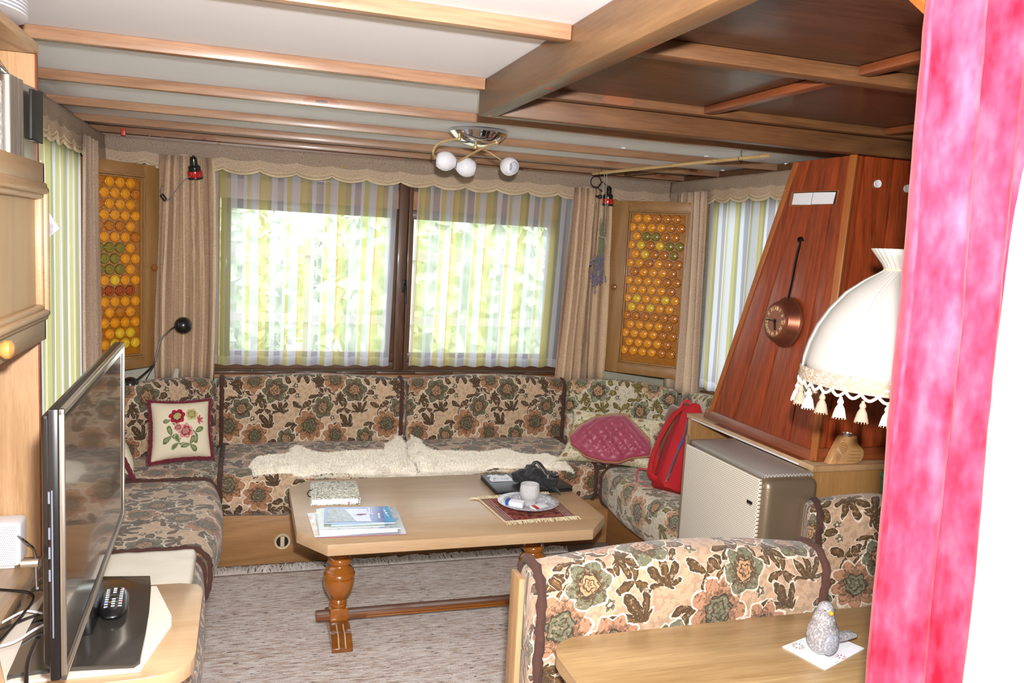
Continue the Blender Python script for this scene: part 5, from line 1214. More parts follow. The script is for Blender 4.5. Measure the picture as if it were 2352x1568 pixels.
# little persian mat
MP = [Vector((p.x, p.y, .5)) for p in [onz(x, y, .5) for x, y in ((1098, 1150), (1162, 1201), (1330, 1189), (1288, 1140))]]
MP = [onz(1100, 1148, .5), onz(1160, 1200, .5), onz(1322, 1188, .5), onz(1262, 1136, .5)]
mt_ = thing('woven_mat', 'small oriental woven mat with cream fringes under the glazed plate', 'mat', (1.04, 2.87, .5))
def mfn(u, v): p = MP[1].lerp(MP[2], u).lerp(MP[0].lerp(MP[3], u), v); return Vector((p.x, p.y, .5035 + .001 * noise.noise(p * 30)))
o = part('weave', grid(nb(), mfn, 30, 30, lambda u, v: (u, v)), M['persian'], mt_, smooth=80); md = o.modifiers.new('t', 'SOLIDIFY'); md.thickness = .003; md.offset = -1
bm = nb()
for side_ in (0, 1):
    for k in range(110):
        u = k / 109; p = mfn(u, side_); d = (MP[1] - MP[0]).normalized() * (1 if side_ == 0 else -1); d += (MP[2] - MP[1]).normalized() * random.uniform(-.4, .4); L_ = random.uniform(.018, .034)
        tube(bm, [p, p + d * L_ * .5 + Vector((0, 0, .004)), Vector((*(p + d * L_).xy, .5025))], [.0026, .0026, .0014], 4)
for k in range(7):
    p = mfn(0, 1); a = 2.6 + random.uniform(-.4, .4); tube(bm, [p, p + Vector((math.cos(a) * .02, math.sin(a) * .02, .001)), Vector((p.x + math.cos(a) * .04, p.y + math.sin(a) * .035, .5015))], [.0022, .002, .001], 4)
part('fringe', bm, M['fringe'], mt_, 'cream cotton fringe', kind='stuff'); part('side_binding', tube(nb(), [mfn(0, v / 10) for v in range(11)], .003, 6), M['fringe'], mt_)
# plate, tumbler, packets
pc = onz(1213, 1157, .512); pl = thing('glazed_plate', 'round grey speckled plate on the oriental mat', 'plate', (pc.x, pc.y, .505))
part('dish', lathe(nb(), [(0, .004), (.050, .004), (.060, .006), (.070, .013), (.078, .018), (.112, .020), (.117, .021), (.118, .0235), (.112, .0245), (.080, .0225), (.074, .019), (.062, .010), (0, .008)], T(pc.x, pc.y, .501), 64), M['glaze'], pl, smooth=60)
part('foot_ring', lathe(nb(), [(.052, .0), (.058, .0), (.058, .006), (.052, .006)], T(pc.x, pc.y, .5055), 48), M['glaze'], pl)
tx = onz(1215, 1155, .512); tu = thing('tumbler', 'textured pressed glass tumbler standing on the plate', 'glass', (tx.x, tx.y, .51))
part('glass', lathe(nb(), [(0, .0), (.028, .0), (.030, .004), (.026, .012), (.030, .020), (.036, .030), (.038, .045), (.038, .060), (.0365, .068), (.0355, .079), (.034, .079), (.0345, .068), (.035, .058), (.034, .040), (.030, .028), (.018, .022), (0, .022)], T(tx.x, tx.y, .5095), 48), M['tumbler'], tu, smooth=60)
def packet(px, py, L_, w_, h_, ang, tilt, label, mat, stripe=None, smat=None):
    c = onz(px, py, .527); mt = T(c.x, c.y, .512 + .012) @ RZ(math.radians(ang)) @ RX(math.radians(tilt)); t_ = thing('sachet' if h_ < .01 else 'small_box', label, 'packet', (c.x, c.y, .512))
    part('body', B(-L_ / 2, L_ / 2, -w_ / 2, w_ / 2, 0, h_, .001, mt=mt), mat, t_)
    if stripe: part('stripe', B(stripe[0], stripe[1], -w_ / 2 - .0003, w_ / 2 + .0003, .0005, h_ + .0004, 0, mt=mt), smat, t_, 'coloured stripe')
packet(1183, 1158, .070, .032, .018, -38, 8, 'small white box lying at the left of the tumbler on the plate', M['paper'], (-.034, -.02), M['bluecloth'])
packet(1238, 1162, .075, .030, .004, 28, 12, 'white paper sachet with a red stripe at the right of the tumbler', M['paper'], (-.030, -.012), M['red_plastic'])
# laptop with paper note
LP = [onz(x, y, .522) for x, y in ((1104, 1089), (1142, 1128), (1316, 1116), (1262, 1080))]
lt = thing('laptop', 'closed black laptop on the coffee table with a paper note on its lid', 'laptop', tuple(sum(LP, Vector()) / 4 - Vector((0, 0, .02))))
def slab(P, z0, z1, bw): return hexa(nb(), [Vector((p.x, p.y, z0)) for p in P] + [Vector((p.x, p.y, z1)) for p in P], bw)
part('base', slab(LP, .5005, .511, .002), M['blackmatt'], lt); part('lid', slab(LP, .5125, .522, .003), plain('dark_grey_lid', '#2c2e2e', .4, var=.03), lt)
NP_ = [(1127, 1093), (1124, 1102), (1130, 1106), (1181, 1104), (1168, 1092), (1163, 1089), (1157, 1092), (1147, 1092), (1139, 1089.5)]
bm = nb(); v_ = [onz(x, y, .5232) for x, y in NP_]; a = [bm.verts.new(p) for p in v_]; b = [bm.verts.new(p + Vector((0, 0, .0006))) for p in v_]; bm.faces.new(a); bm.faces.new(b)
for i in range(len(a)): bm.faces.new((a[i], a[(i + 1) % len(a)], b[(i + 1) % len(a)], b[i]))
note = solo('paper_note', bm, M['paper'], 'torn white paper note with blue scribble lying on the laptop', 'note', smooth=None)
ink = plain('blue_ink', '#4a4e86', .7)
def stroke(pts): link('handwriting', tube(nb(), smooth_pts([onz(1100 + x / 23.52, 1080 + y / 23.52, .5242) for x, y in pts], 4), .0007, 5), ink, note, None)
for q in (((900, 395), (840, 400), (790, 430), (790, 465), (850, 475), (900, 440), (915, 400), (890, 465)), ((990, 410), (1000, 470)), ((1215, 430), (1240, 465), (1270, 435)), ((1340, 430), (1360, 455), (1385, 460), (1350, 470)), ((1450, 465), (1480, 430), (1500, 460), (1540, 415), (1595, 465))): stroke(q)
link('red_print', tube(nb(), [onz(1133, 1103, .5242), onz(1137, 1103.6, .5242)], .0012, 5), M['red_plastic'], note, None)
bm = nb(); pr = [onz(x, y, .5226) for x, y in ((1117, 1093), (1121, 1095), (1133, 1091), (1128, 1089.5))]; bm.faces.new([bm.verts.new(p) for p in pr]); part('sticker', bm, M['paper'], lt, 'small white sticker', smooth=None)
# black hip bag
hc = onz(1232, 1100, .54); hg = thing('hip_bag', 'black nylon hip bag with zip lying on the laptop', 'bag', (hc.x, hc.y, .5225))
bm = nb(); z0 = .523
def E_at(px, py, z, r, rot=0):
    p = onz(px, py, z); ellipsoid(bm, (p.x, p.y, z), r, RZ(rot), 24, 14)
E_at(1203, 1094, .552, (.052, .045, .029)); E_at(1232, 1094, .562, (.055, .045, .036), .2); E_at(1255, 1108, .548, (.050, .035, .024), -.4); E_at(1222, 1085, .568, (.03, .04, .034))
o = part('pouch', bm, M['black_fabric'], hg, smooth=80); md = o.modifiers.new('r', 'REMESH'); md.mode = 'VOXEL'; md.voxel_size = .0045; md.use_smooth_shade = True; md = o.modifiers.new('s', 'SMOOTH'); md.iterations = 4
tx_ = bpy.data.textures.new('cloth_folds', 'CLOUDS'); tx_.noise_scale = .03; md = o.modifiers.new('d', 'DISPLACE'); md.texture = tx_; md.strength = .018; md.texture_coords = 'LOCAL'
sp = nb(); tube(sp, smooth_pts([onz(x, y, z) for x, y, z in ((1221, 1075, .585), (1228, 1062, .60), (1238, 1064, .60), (1250, 1080, .585), (1258, 1094, .575))], 5), .009, 8, sx=.5, sy=1); part('zip_flap', sp, M['black_fabric'], hg)
sp = nb(); tube(sp, smooth_pts([onz(x, y, z) for x, y, z in ((1221, 1070, .597), (1230, 1062, .607), (1240, 1070, .60), (1252, 1087, .588), (1258, 1093, .583))], 5), .0022, 6); part('zip', sp, M['silver'], hg, 'silver grey zip')
sp = nb(); tube(sp, [onz(1258, 1091, .587), onz(1258, 1099, .577)], .0035, 6); part('zip_pull', sp, M['silver'], hg, 'silver zip pull')
sp = nb(); tube(sp, smooth_pts([onz(x, y, z) for x, y, z in ((1248, 1104, .56), (1262, 1116, .545), (1276, 1124, .53), (1284, 1130, .512))], 5), .016, 8, sx=.25, sy=1); part('belt', sp, M['black_fabric'], hg)
for (x, y) in ((1277, 1094), (1278, 1103)):
    sp = nb(); p = onz(x, y, .552); box(sp, p.x - .012, p.x + .012, p.y - .006, p.y + .006, .548, .556, .002); part('buckle', sp, M['black'], hg, 'black plastic buckle')
sp = nb(); p = onz(1268, 1092, .545); box(sp, p.x - .02, p.x + .015, p.y - .02, p.y + .02, .524, .556, .008); part('side_tab', sp, M['black_fabric'], hg)
#PART5
# ------------------------------------------------------------------ left wall unit
un = thing('wall_unit', 'oak shelf unit on the left with an open niche and a tall side panel', 'shelf unit', (-.58, 1.6, 0))
part('end_panel', B(XL + .001, -.440, 2.100, 2.116, .712, 1.852, .001), M['oakZ'], un)
part('edge_strip', B(-.4415, -.4385, 2.099, 2.117, .712, 1.852, .0005), M['teakY'], un, 'narrow dark edge strip')
part('back_panel', B(XL + .001, XL + .008, .6, 2.099, .712, 1.852), M['oakY'], un)
pts = [(XL + .001, .6), (-.432, .6), (-.432, 2.09)]
for k in range(1, 7): a = math.radians(15 * k); pts.append((-.462 + .03 * math.cos(a), 2.09 + .03 * math.sin(a)))
pts.append((XL + .001, 2.12)); part('top_shelf', prism(nb(), pts, 1.8525, 1.8725, .002), M['oakY'], un)
part('counter', B(XL + .001, -.440, .6, 2.10, .690, .7115, .001), M['oakY'], un)
part('lower_body', B(XL + .001, -.50, .6, 2.08, .432, .6895, .001), M['oakY'], un)
cbt = part('cupboard_box', B(XL + .009, -.440, .9, 2.075, 1.24, 1.612, .002), M['oakY'], un)
# raised panel door, faces +X
dy0, dy1, dz0, dz1 = 1.25, 2.082, 1.228, 1.618
dr = nb(); box(dr, -.4395, -.4215, dy0, dy1, dz0, dz0 + .048, .002); box(dr, -.4395, -.4215, dy0, dy1, dz1 - .045, dz1, .002); box(dr, -.4395, -.4215, dy0, dy0 + .05, dz0, dz1, .001); box(dr, -.4395, -.4215, dy1 - .012, dy1, dz0, dz1, .001)
door = part('door', dr, M['oakY'], un)
part('door_panel', B(-.438, -.430, dy0 + .05, dy1 - .02, dz0 + .06, dz1 - .055), M['door_oak'], door)
ml = nb()
for k, (o, h) in enumerate(((0, .008), (.012, .014), (.026, .006))):
    a0, a1, b0, b1 = dy0 + .05 + o, dy1 - .010 - o, dz0 + .046 + o * .8, dz1 - .043 - o * .8; w_ = .016
    for q in ((a0, a1, b0, b0 + w_), (a0, a1, b1 - w_, b1), (a0, a0 + w_, b0, b1), (a1 - w_, a1, b0, b1)): box(ml, -.4395, -.4215 + h, q[0], q[1], q[2], q[3], .005, 3)
part('moulding', ml, M['sillY'] if 0 else M['oakY'], door)
kp = onx(8, 805, -.405); kb = lathe(nb(), [(.007, 0), (.006, .006), (.013, .012), (.0175, .020), (.016, .028), (.008, .033), (0, .034)], align((1, 0, 0), (-.421, kp.y, kp.z + .002)), 24)
part('knob', kb, M['knobL'], door, 'round pale wooden knob')
# stack of plates
pc2 = Vector((-.568, 1.885, 1.873)); ps = thing('plate_stack', 'stack of white plates on top of the left shelf unit', 'plates', tuple(pc2))
for k in range(5):
    z = 1.8735 + k * .0068; part('plate', lathe(nb(), [(0, z), (.09, z), (.13, z + .010), (.158, z + .012), (.158, z + .015), (.128, z + .013), (.088, z + .004), (0, z + .004)], T(pc2.x, pc2.y, 0), 64), M['white'], ps, smooth=50)
# chrome holder with black panel
ph = thing('metal_holder', 'brushed metal holder with a black panel in the open niche', 'holder', (-.48, 1.93, 1.613))
P = [onx(x, y, -.430) for x, y in ((66, 318), (92, 330), (92, 212), (66, 203))]
part('black_panel', hexa(nb(), P + [p + Vector((.006, 0, 0)) for p in P], .001), M['blackmatt'], ph, 'flat black panel')
P = [onx(x, y, -.444) for x, y in ((40, 342), (80, 358), (84, 205), (44, 188))]; zb = 1.613
for i in (0, 1): P[i] = Vector((P[i].x, P[i].y, zb))
part('back_plate', hexa(nb(), P + [p + Vector((.004, 0, 0)) for p in P], .001), M['silver'], ph)
y0_ = P[0].y; ztop = P[3].z
for k, (dy, r) in enumerate(((-.002, .016), (-.030, .013), (-.055, .012))):
    part('tube_column', lathe(nb(), [(0, zb), (r, zb), (r, ztop), (r - .002, ztop + .002), (0, ztop + .002)], T(-.448, y0_ + dy, 0), 24), M['silver'], ph)
for z in (.05, .075, .15):
    part('bolt', lathe(nb(), [(.004, 0), (.004, .012), (0, .013)], align((1, 0, 0), (-.443, P[1].y - .035, zb + z)), 10), M['chrome'], ph)
gl = thing('glass_lantern', 'square glass jar with a leaf shaped metal top in the open niche', 'jar', (-.50, 1.70, 1.613))
gy0, gy1 = onx(2, 250, -.455).y - .05, onx(22, 250, -.455).y
part('jar', B(-.53, -.455, gy0, gy1, 1.614, ztop - .01, .006, 3), M['tumbler'], gl)
part('inner_label', B(-.515, -.47, gy0 + .01, gy1 - .012, 1.625, ztop - .05, .004), M['paper'], gl)
bm = nb(); tube(bm, smooth_pts([(-.49, gy0, ztop + .012), (-.485, gy1 - .03, ztop + .026), (-.47, gy1 + .0, ztop + .018), (-.455, gy1 + .030, ztop + .002)], 6), [.018] * 10 + [.016, .014, .012, .010, .008, .006, .004, .003, .002], 10, sx=1, sy=.5); part('metal_leaf', bm, M['chrome'], gl, 'shiny leaf shaped metal top')
# white speaker
s1 = onz(40, 1306, .7125); sk = thing('speaker', 'white loudspeaker box with perforated front on the left counter', 'speaker', (s1.x - .05, s1.y + .03, .712))
part('housing', B(s1.x - .10, s1.x + .006, s1.y, s1.y + .07, .716, .818, .011, 4), M['white'], sk)
part('grille', B(s1.x - .098, s1.x - .002, s1.y - .0008, s1.y + .0005, .722, .811, .0), M['speaker_grille'], sk)
part('foot', B(s1.x - .09, s1.x - .008, s1.y + .008, s1.y + .06, .7118, .7165, .001), M['white'], sk)
# ------------------------------------------------------------------ television table, board, tv
tt = thing('tv_table', 'oak table with a rounded corner carrying the television at the left', 'table', (-.4, 1.75, 0))
pts = [(-.74 + .025, 1.53), (-.16, 1.545)]
for k in range(1, 8): a = math.radians(-90 + 90 * k / 7); pts.append((-.155 + .078 * math.cos(a), 1.623 + .078 * math.sin(a)))
for k in range(0, 8): a = math.radians(90 * k / 7); pts.append((-.130 + .053 * math.cos(a), 1.912 + .053 * math.sin(a)))
pts += [(-.439, 1.972), (-.439, 1.96)]
pts = [(-.439, 1.53)] + pts[1:-1]
part('tabletop', prism(nb(), pts, .650, .68, .002), M['oak'], tt); part('pedestal', B(-.30, -.24, 1.72, 1.78, .42, .65, .004), M['silver'], tt)
wb_ = [(360, 1347), (394, 1414), (394, 1436), (322, 1540), (12, 1570), (-6, 1490), (60, 1405), (118, 1350)]
wp = [onz(x, y, .684) for x, y in wb_]; solo('white_board', prism(nb(), [(p.x, p.y) for p in wp], .6805, .686, .001), M['ivory'] if 0 else plain('cream_board', '#ddd2c4', .6), 'cream polygonal board lying under the television foot', 'board', smooth=None)
tvt = thing('television', 'flat television seen from the side with silver frame and glossy screen', 'television', (-.28, 1.8, .686))
bp_ = [onz(x, y, .6975) for x, y in ((345, 1320), (347, 1345), (343, 1400), (335, 1450), (322, 1512), (306, 1522), (110, 1532), (30, 1545), (15, 1550), (60, 1450), (95, 1385), (135, 1330), (160, 1322))]
part('foot_plate', prism(nb(), [(p.x, p.y) for p in bp_], .688, .696, .0015), plain('dark_grey_gloss', '#35322e', .16, coat=.5, var=.02), tvt, 'dark grey glossy foot plate')
part('foot_edge', prism(nb(), [(p.x, p.y) for p in bp_], .6865, .6878), M['silver'], tvt)
tx_ = -.262; part('neck', B(-.30, -.27, 1.70, 1.84, .69, .86, .008), M['black'], tvt)
zb_, zt_ = .800, 1.222; ty0, ty1 = 1.335, 2.10
tm = T(-.2515, ty0, 0) @ RZ(math.radians(1.0)) ; W_ = ty1 - ty0
tm = axes((-.2515, ty0, 0), (0, 0, 1), (-.018, 1, 0), (-1, -.018, 0))  # x up, y along, z back
def tb(z0, z1, y0, y1, d0, d1, bw=.002): return box(nb(), z0, z1, y0, y1, d0, d1, bw, 2, tm)
part('rear_housing', tb(zb_ + .012, zt_ - .012, .02, W_ - .02, .014, .032, .008), M['black'], tvt); part('housing', tb(zb_, zt_, 0, W_, .004, .019, .003), M['black'], tvt)
fr_ = nb()
for a, b, c, d in ((zb_, zb_ + .010, 0, W_), (zt_ - .010, zt_, 0, W_), (zb_, zt_, 0, .008), (zb_, zt_, W_ - .008, W_)): box(fr_, a, b, c, d, -.0035, .004, .0015, 2, tm)
part('silver_frame', fr_, M['silver'], tvt, 'brushed silver frame')
fr_ = nb()
for a, b, c, d in ((zb_ + .010, zb_ + .024, .008, W_ - .008), (zt_ - .024, zt_ - .010, .008, W_ - .008), (zb_ + .024, zt_ - .024, .008, .022), (zb_ + .024, zt_ - .024, W_ - .022, W_ - .008)): box(fr_, a, b, c, d, 0, .004, .001, 2, tm)
part('black_bezel', fr_, M['black'], tvt, 'glossy black bezel'); part('screen', tb(zb_ + .024, zt_ - .024, .022, W_ - .022, .0008, .004, 0), M['screen'], tvt, 'reflecting black screen')
for z in (.16, .195, .225, .28): part('side_button', tb(zb_ + z, zb_ + z + .018, -.0015, .001, .016, .0188, 0), M['greyzip'], tvt)
part('side_groove', tb(zb_ + .07, zb_ + .30, -.001, .001, .0125, .0145, 0), M['greyzip'], tvt)
part('plug', tube(nb(), [tm @ Vector((zb_ + .19, .0, .032)), tm @ Vector((zb_ + .19, -.0, .055))], .0065, 10), M['silver'], tvt, 'silver antenna plug')
# remote
rc0 = onz(262, 1392, .70); rm = thing('remote_control', 'glossy black remote control with coloured keys on the television foot', 'remote control', (rc0.x, rc0.y, .6965))
mt = T(rc0.x, rc0.y, .697) @ RZ(math.radians(4)) @ Matrix.Diagonal((1.2, 1.2, 1.0, 1))
def rmf(u, v):
    th = 2 * PI * u; ph = v * PI; sx_, sy_, sz_ = .0235, .062, .020
    r = math.sin(ph) ** .5; c, s = math.cos(th), math.sin(th)
    return mt @ Vector((sx_ * r * math.copysign(abs(c) ** .75, c), sy_ * r * math.copysign(abs(s) ** .8, s) * (1 + .0), .010 - .010 * math.cos(ph) + .001))
bm = grid(nb(), rmf, 40, 16, wrapu=True); bmesh.ops.remove_doubles(bm, verts=bm.verts, dist=.0004); part('body', bm, M['black'], rm, smooth=80)
keyw = plain('key_white', '#c8ccd8', .5)
for r_ in range(9):
    for c_ in (-1, 0, 1):
        y = .044 - r_ * .0095
        if 3 <= r_ <= 4 and c_ == 0: continue
        zz_ = .0116 + .010 * math.sqrt(1 - min(math.hypot(c_ * .011 / .0235, y / .062), .97) ** 4) + .0006; m_ = keyw
        part('key', box(nb(), c_ * .011 - .0028, c_ * .011 + .0028, y - .0012, y + .0012, zz_ - .002, zz_, 0, 2, mt), m_, rm)
for i, h in enumerate(('#2a50c0', '#c8a020', '#1c9a6a', '#b01c28')):
    part('key', box(nb(), -.015 + i * .0078, -.0095 + i * .0078, -.016, -.0142, .0185, .0212, 0, 2, mt), plain('key_col%d' % i, h, .4), rm, ('blue', 'yellow', 'green', 'red')[i] + ' key')
part('navigation_ring', tube(nb(), [mt @ Vector((.010 * math.cos(a), .006 + .008 * math.sin(a), .0212)) for a in [k * PI / 10 for k in range(21)]], .0006, 5, False), M['silver'], rm, 'silver navigation ring')
# cables
def cable(pts, r, mat, label, n=8): return solo('cable', tube(nb(), smooth_pts(pts, n), r, 8), mat, label, 'cable', smooth=80)
cable([tm @ Vector((.845, .06, .046)), Vector((-.315, 1.40, .80)), Vector((-.318, 1.40, .74)), Vector((-.322, 1.39, .692)), Vector((-.33, 1.33, .66))], .0034, M['black'], 'thick black cable plugged into the back of the television')
cable([tm @ Vector((.93, .05, .044)), onz(80, 1265, .76), onz(55, 1240, .79), onz(25, 1222, .78)], .0022, M['black'], 'thin black cable running from the television past the white speaker')
cable([onz(-30, 1352, .73), onz(30, 1356, .73), onz(70, 1362, .725), onz(74, 1380, .715), onz(40, 1425, .705), onz(-10, 1480, .70)], .0032, M['black'], 'black cable loop lying over the left counter')
cable([onz(-30, 1455, .700), onz(20, 1438, .700), onz(60, 1420, .702), onz(105, 1405, .704)], .0026, M['blackmatt'], 'short black cable crossing the cream board')
cable([onz(-30, 1450, .706), onz(30, 1415, .707), onz(60, 1403, .708), onz(98, 1408, .706)], .0024, M['white'], 'white cable curving over the cream board')
cable([onz(-30, 1490, .700), onz(30, 1475, .702), onz(80, 1445, .703), onz(120, 1425, .705)], .0026, M['white'], 'thicker white cable in front of the television foot')
# sachet hanging at the cupboard end
SP = [Vector((-.425, 2.13, 0))]
q = [ony(x, y, 2.14) for x, y in ((96, 462), (137, 525), (104, 552), (88, 548))]
sc = thing('lavender_sachet', 'small transparent sachet of lavender hanging beside the oak cupboard door', 'sachet', tuple(sum(q, Vector()) / 4))
b_ = [p + Vector((0, .006, 0)) for p in q]; t = NT('organza'); tr = t.n.new('ShaderNodeBsdfTransparent'); df = t.n.new('ShaderNodeBsdfDiffuse'); df.inputs[0].default_value = rgb('#d8d4e0'); mx = t.n.new('ShaderNodeMixShader'); mx.inputs[0].default_value = .4; t.l.new(tr.outputs[0], mx.inputs[1]); t.l.new(df.outputs[0], mx.inputs[2]); t.l.new(mx.outputs[0], t.out.inputs[0])
part('bag', hexa(nb(), q + b_), t.mat, sc, 'sheer organza bag')
bm = nb(); qa = [ony(x, y, 2.142) for x, y in ((92, 512), (113, 514), (135, 526), (104, 550), (90, 546))]
for _ in range(260):
    w3 = [random.random() for _ in qa]; s_ = sum(w3); p = sum((a * (k / s_) for a, k in zip(qa, w3)), Vector()); p = p + (p - sum(qa, Vector()) / 5) * .5
    bmesh.ops.create_icosphere(bm, subdivisions=1, radius=.0016, matrix=Matrix.Translation(p + Vector((random.uniform(-.002, .002), random.uniform(-.001, .003), random.uniform(-.002, .002)))))
part('lavender_buds', bm, M['lavender'], sc, 'dried violet lavender buds', kind='stuff')
q0 = ony(96, 462, 2.142); part('ribbon', tube(nb(), [q0, q0 + Vector((-.01, -.005, .03)), Vector((-.436, 2.122, q0.z + .09))], .0012, 5), M['stringw'], sc)
# ------------------------------------------------------------------ ceiling lamp
cx_, cy_ = .902, 3.34; cz = 1.9185
cl_ = thing('ceiling_lamp', 'chrome ceiling lamp with three crossed brass arms and opal glass shades', 'ceiling lamp', (cx_, cy_, cz))
part('canopy', lathe(nb(), [(0, 1.949), (.112, 1.949), (.120, 1.946), (.121, 1.936), (.114, 1.930), (.100, 1.916), (.078, 1.900), (.05, 1.888), (.02, 1.882), (0, 1.881)], T(cx_, cy_, 0), 64), M['chrome'], cl_, 'domed chrome canopy', smooth=30)
def shade(px, py, Y, d, arm, screw):
    c = ony(px, py, Y); d = Vector(d).normalized(); mt = align(d, c - d * .040)
    s = part('shade', lathe(nb(), [(.014, .0), (.022, .006), (.033, .020), (.0385, .036), (.038, .052), (.033, .066), (.025, .078), (.0235, .078), (.031, .065), (.0355, .050), (.0355, .036), (.030, .020), (.014, .008)], mt, 36), M['opal'], cl_, 'opal glass egg shaped shade', smooth=60)
    part('socket', lathe(nb(), [(0, -.006), (.010, -.006), (.015, -.002), (.0165, .006), (.015, .012), (0, .012)], mt, 24), M['chrome'], s, 'small chrome socket'); bm = nb(); ellipsoid(bm, mt @ Vector((0, 0, .045)), (.012, .012, .016)); part('bulb', bm, M['tumbler'], s, smooth=80)
    e = c - d * .043; P = [Vector(a) for a in arm] + [e]
    part('arm', tube(nb(), smooth_pts(P, 8), .0042, 8), M['brass'], cl_); a0 = P[0]
    bm = nb(); ellipsoid(bm, a0, (.008, .008, .010)); tube(bm, [a0, a0 + Vector((0, 0, .02))], .0055, 10); part('joint', bm, M['brass'], cl_)
j1, j2, j3 = ony(1055, 318, 3.28), ony(1141, 327, 3.28), ony(1092, 337, 3.30)
shade(1025, 370, 3.30, (-1, .1, .05), [j2, j2.lerp(ony(1048, 368, 3.29), .5)], 1)
shade(1070, 384, 3.34, (.95, -.1, -.12), [j1, ony(1010, 328, 3.30), ony(995, 350, 3.32), ony(1003, 364, 3.35), ony(1030, 384, 3.38)], 1)
shade(1169, 382, 3.38, (.25, -.85, -.12), [j3, ony(1125, 350, 3.33), ony(1152, 368, 3.42)], 1)
# ------------------------------------------------------------------ spot lamps and ball lamp
def spot(name, label, c, tilt, band_to):
    t_ = thing(name, label, 'lamp', tuple(c)); mt = Matrix.Translation(c) @ tilt     # local -Z is the light direction
    part('head', lathe(nb(), [(0, .078), (.011, .078), (.014, .074), (.016, .068), (.018, .04), (.025, .034), (.027, .022), (.026, .012)], mt, 32), M['black'], t_); part('band', lathe(nb(), [(.026, .013), (.033, .012), (.0345, .006), (.034, -.014), (.0335, -.016)], mt, 40), M['red_plastic'], t_, 'red lamp collar')
    part('rim', lathe(nb(), [(.0345, -.016), (.0355, -.018), (.0345, -.024), (.031, -.024), (.0305, -.014), (.025, -.006)], mt, 40), M['black'], t_)
    part('reflector', lathe(nb(), [(.0305, -.017), (.026, -.010), (.014, .0), (0, .002)], mt, 32), M['chrome'], t_); bm = nb(); ellipsoid(bm, mt @ Vector((0, 0, -.008)), (.013, .013, .010)); part('bulb', bm, M['opal'], t_, smooth=80)
    bm = nb(); tube(bm, [mt @ Vector((0, 0, .076)), mt @ Vector((.002, 0, .084))], .006, 10); part('top_button', bm, M['black'], t_)
    bm = nb()
    for k in range(10): a = 2 * PI * k / 10; box(bm, -.0015, .0015, .0245, .028, .014, .034, 0, 2, mt @ RZ(a))
    part('cooling_rib', bm, M['black'], t_); return t_, mt
c = ony(448, 398, 4.28); t1, mt = spot('spot_lamp', 'black spot lamp with red collar at the left drape', c, RX(.25) @ RY(-.10), 0)
part('bracket', tube(nb(), [c + Vector((0, .02, .03)), c + Vector((.01, .09, .045))], .006, 8), M['black'], t1)
P = [ony(x, y, 4.26) for x, y in ((437, 405), (425, 412), (412, 425), (398, 445), (388, 457), (380, 461))]; part('cord', tube(nb(), smooth_pts(P, 5), .0022, 6), M['black'], t1, 'thin black cord')
P = [ony(x, y, 4.255) for x, y in ((370, 446), (381, 460))]; d_ = (P[1] - P[0]).normalized(); part('switch', tube(nb(), [P[0], P[0] + d_ * .004, P[1] - d_ * .004, P[1]], [.006, .010, .010, .006], 10), M['black'], t1, 'black cord switch')
P = [ony(x, y, 4.25) for x, y in ((371, 447), (368, 438), (371, 430), (372, 425))]; part('cord', tube(nb(), smooth_pts(P, 5), .0022, 6), M['black'], t1, 'thin black cord')
c = ony(1396, 462, 4.26); t2, mt = spot('spot_lamp', 'black spot lamp with red collar behind the hanging lavender at the right', c, RX(.02) @ RY(.02), 0)
part('clamp', B(c.x - .055, c.x - .015, 4.25, 4.29, c.z + .012, c.z + .032, .005), M['black'], t2); P = [c + Vector((0, .005, .082))] + [ony(x, y, 4.27) for x, y in ((1390, 423), (1385, 417), (1376, 425), (1374, 432), (1385, 440))]
part('bracket', tube(nb(), [c + Vector((-.03, .03, .022)), c + Vector((-.03, .11, .03))], .006, 8), M['black'], t2); part('cord', tube(nb(), smooth_pts(P, 5), .0022, 6), M['black'], t2)
cr = ony(1369, 417, 4.25); bm = nb()
for k, (dx, r) in enumerate(((0, .030), (.002, .031))): tube(bm, [cr + Vector((dx + r * math.cos(a), .004 * k, r * math.sin(a))) for a in [i * PI / 16 for i in range(33)]], .0024, 6, False)
part('cord_coil', bm, M['black'], t2, 'coiled black cord')
bl_ = thing('ball_lamp', 'black ball lamp on a bent gooseneck at the left drape', 'lamp', tuple(ony(300, 884, 4.14)))
b1_, b2_ = ony(421, 747, 4.20), ony(299, 884, 4.10); b1_r = .036; bm = nb(); ellipsoid(bm, b1_, (.040,) * 3, None, 32, 20); part('head', bm, M['black'], bl_, smooth=80)
bm = nb(); ellipsoid(bm, b2_, (.038,) * 3, None, 32, 20); part('base_ball', bm, M['black'], bl_, smooth=80)
P = [b1_ + Vector((-.038, 0, -.008))] + [ony(x, y, Y) for x, y, Y in ((388, 760, 4.19), (371, 778, 4.18), (362, 805, 4.17), (355, 832, 4.16), (340, 850, 4.14))] + [b2_ + Vector((.028, 0, .024))]
part('gooseneck', tube(nb(), smooth_pts(P, 6), .0040, 8), M['black'], bl_); P = [ony(x, y, 4.17) for x, y in ((356, 836, ), (346, 852), (336, 870), (329, 888))]; part('cord', tube(nb(), smooth_pts(P, 4), .002, 6), M['black'], bl_)
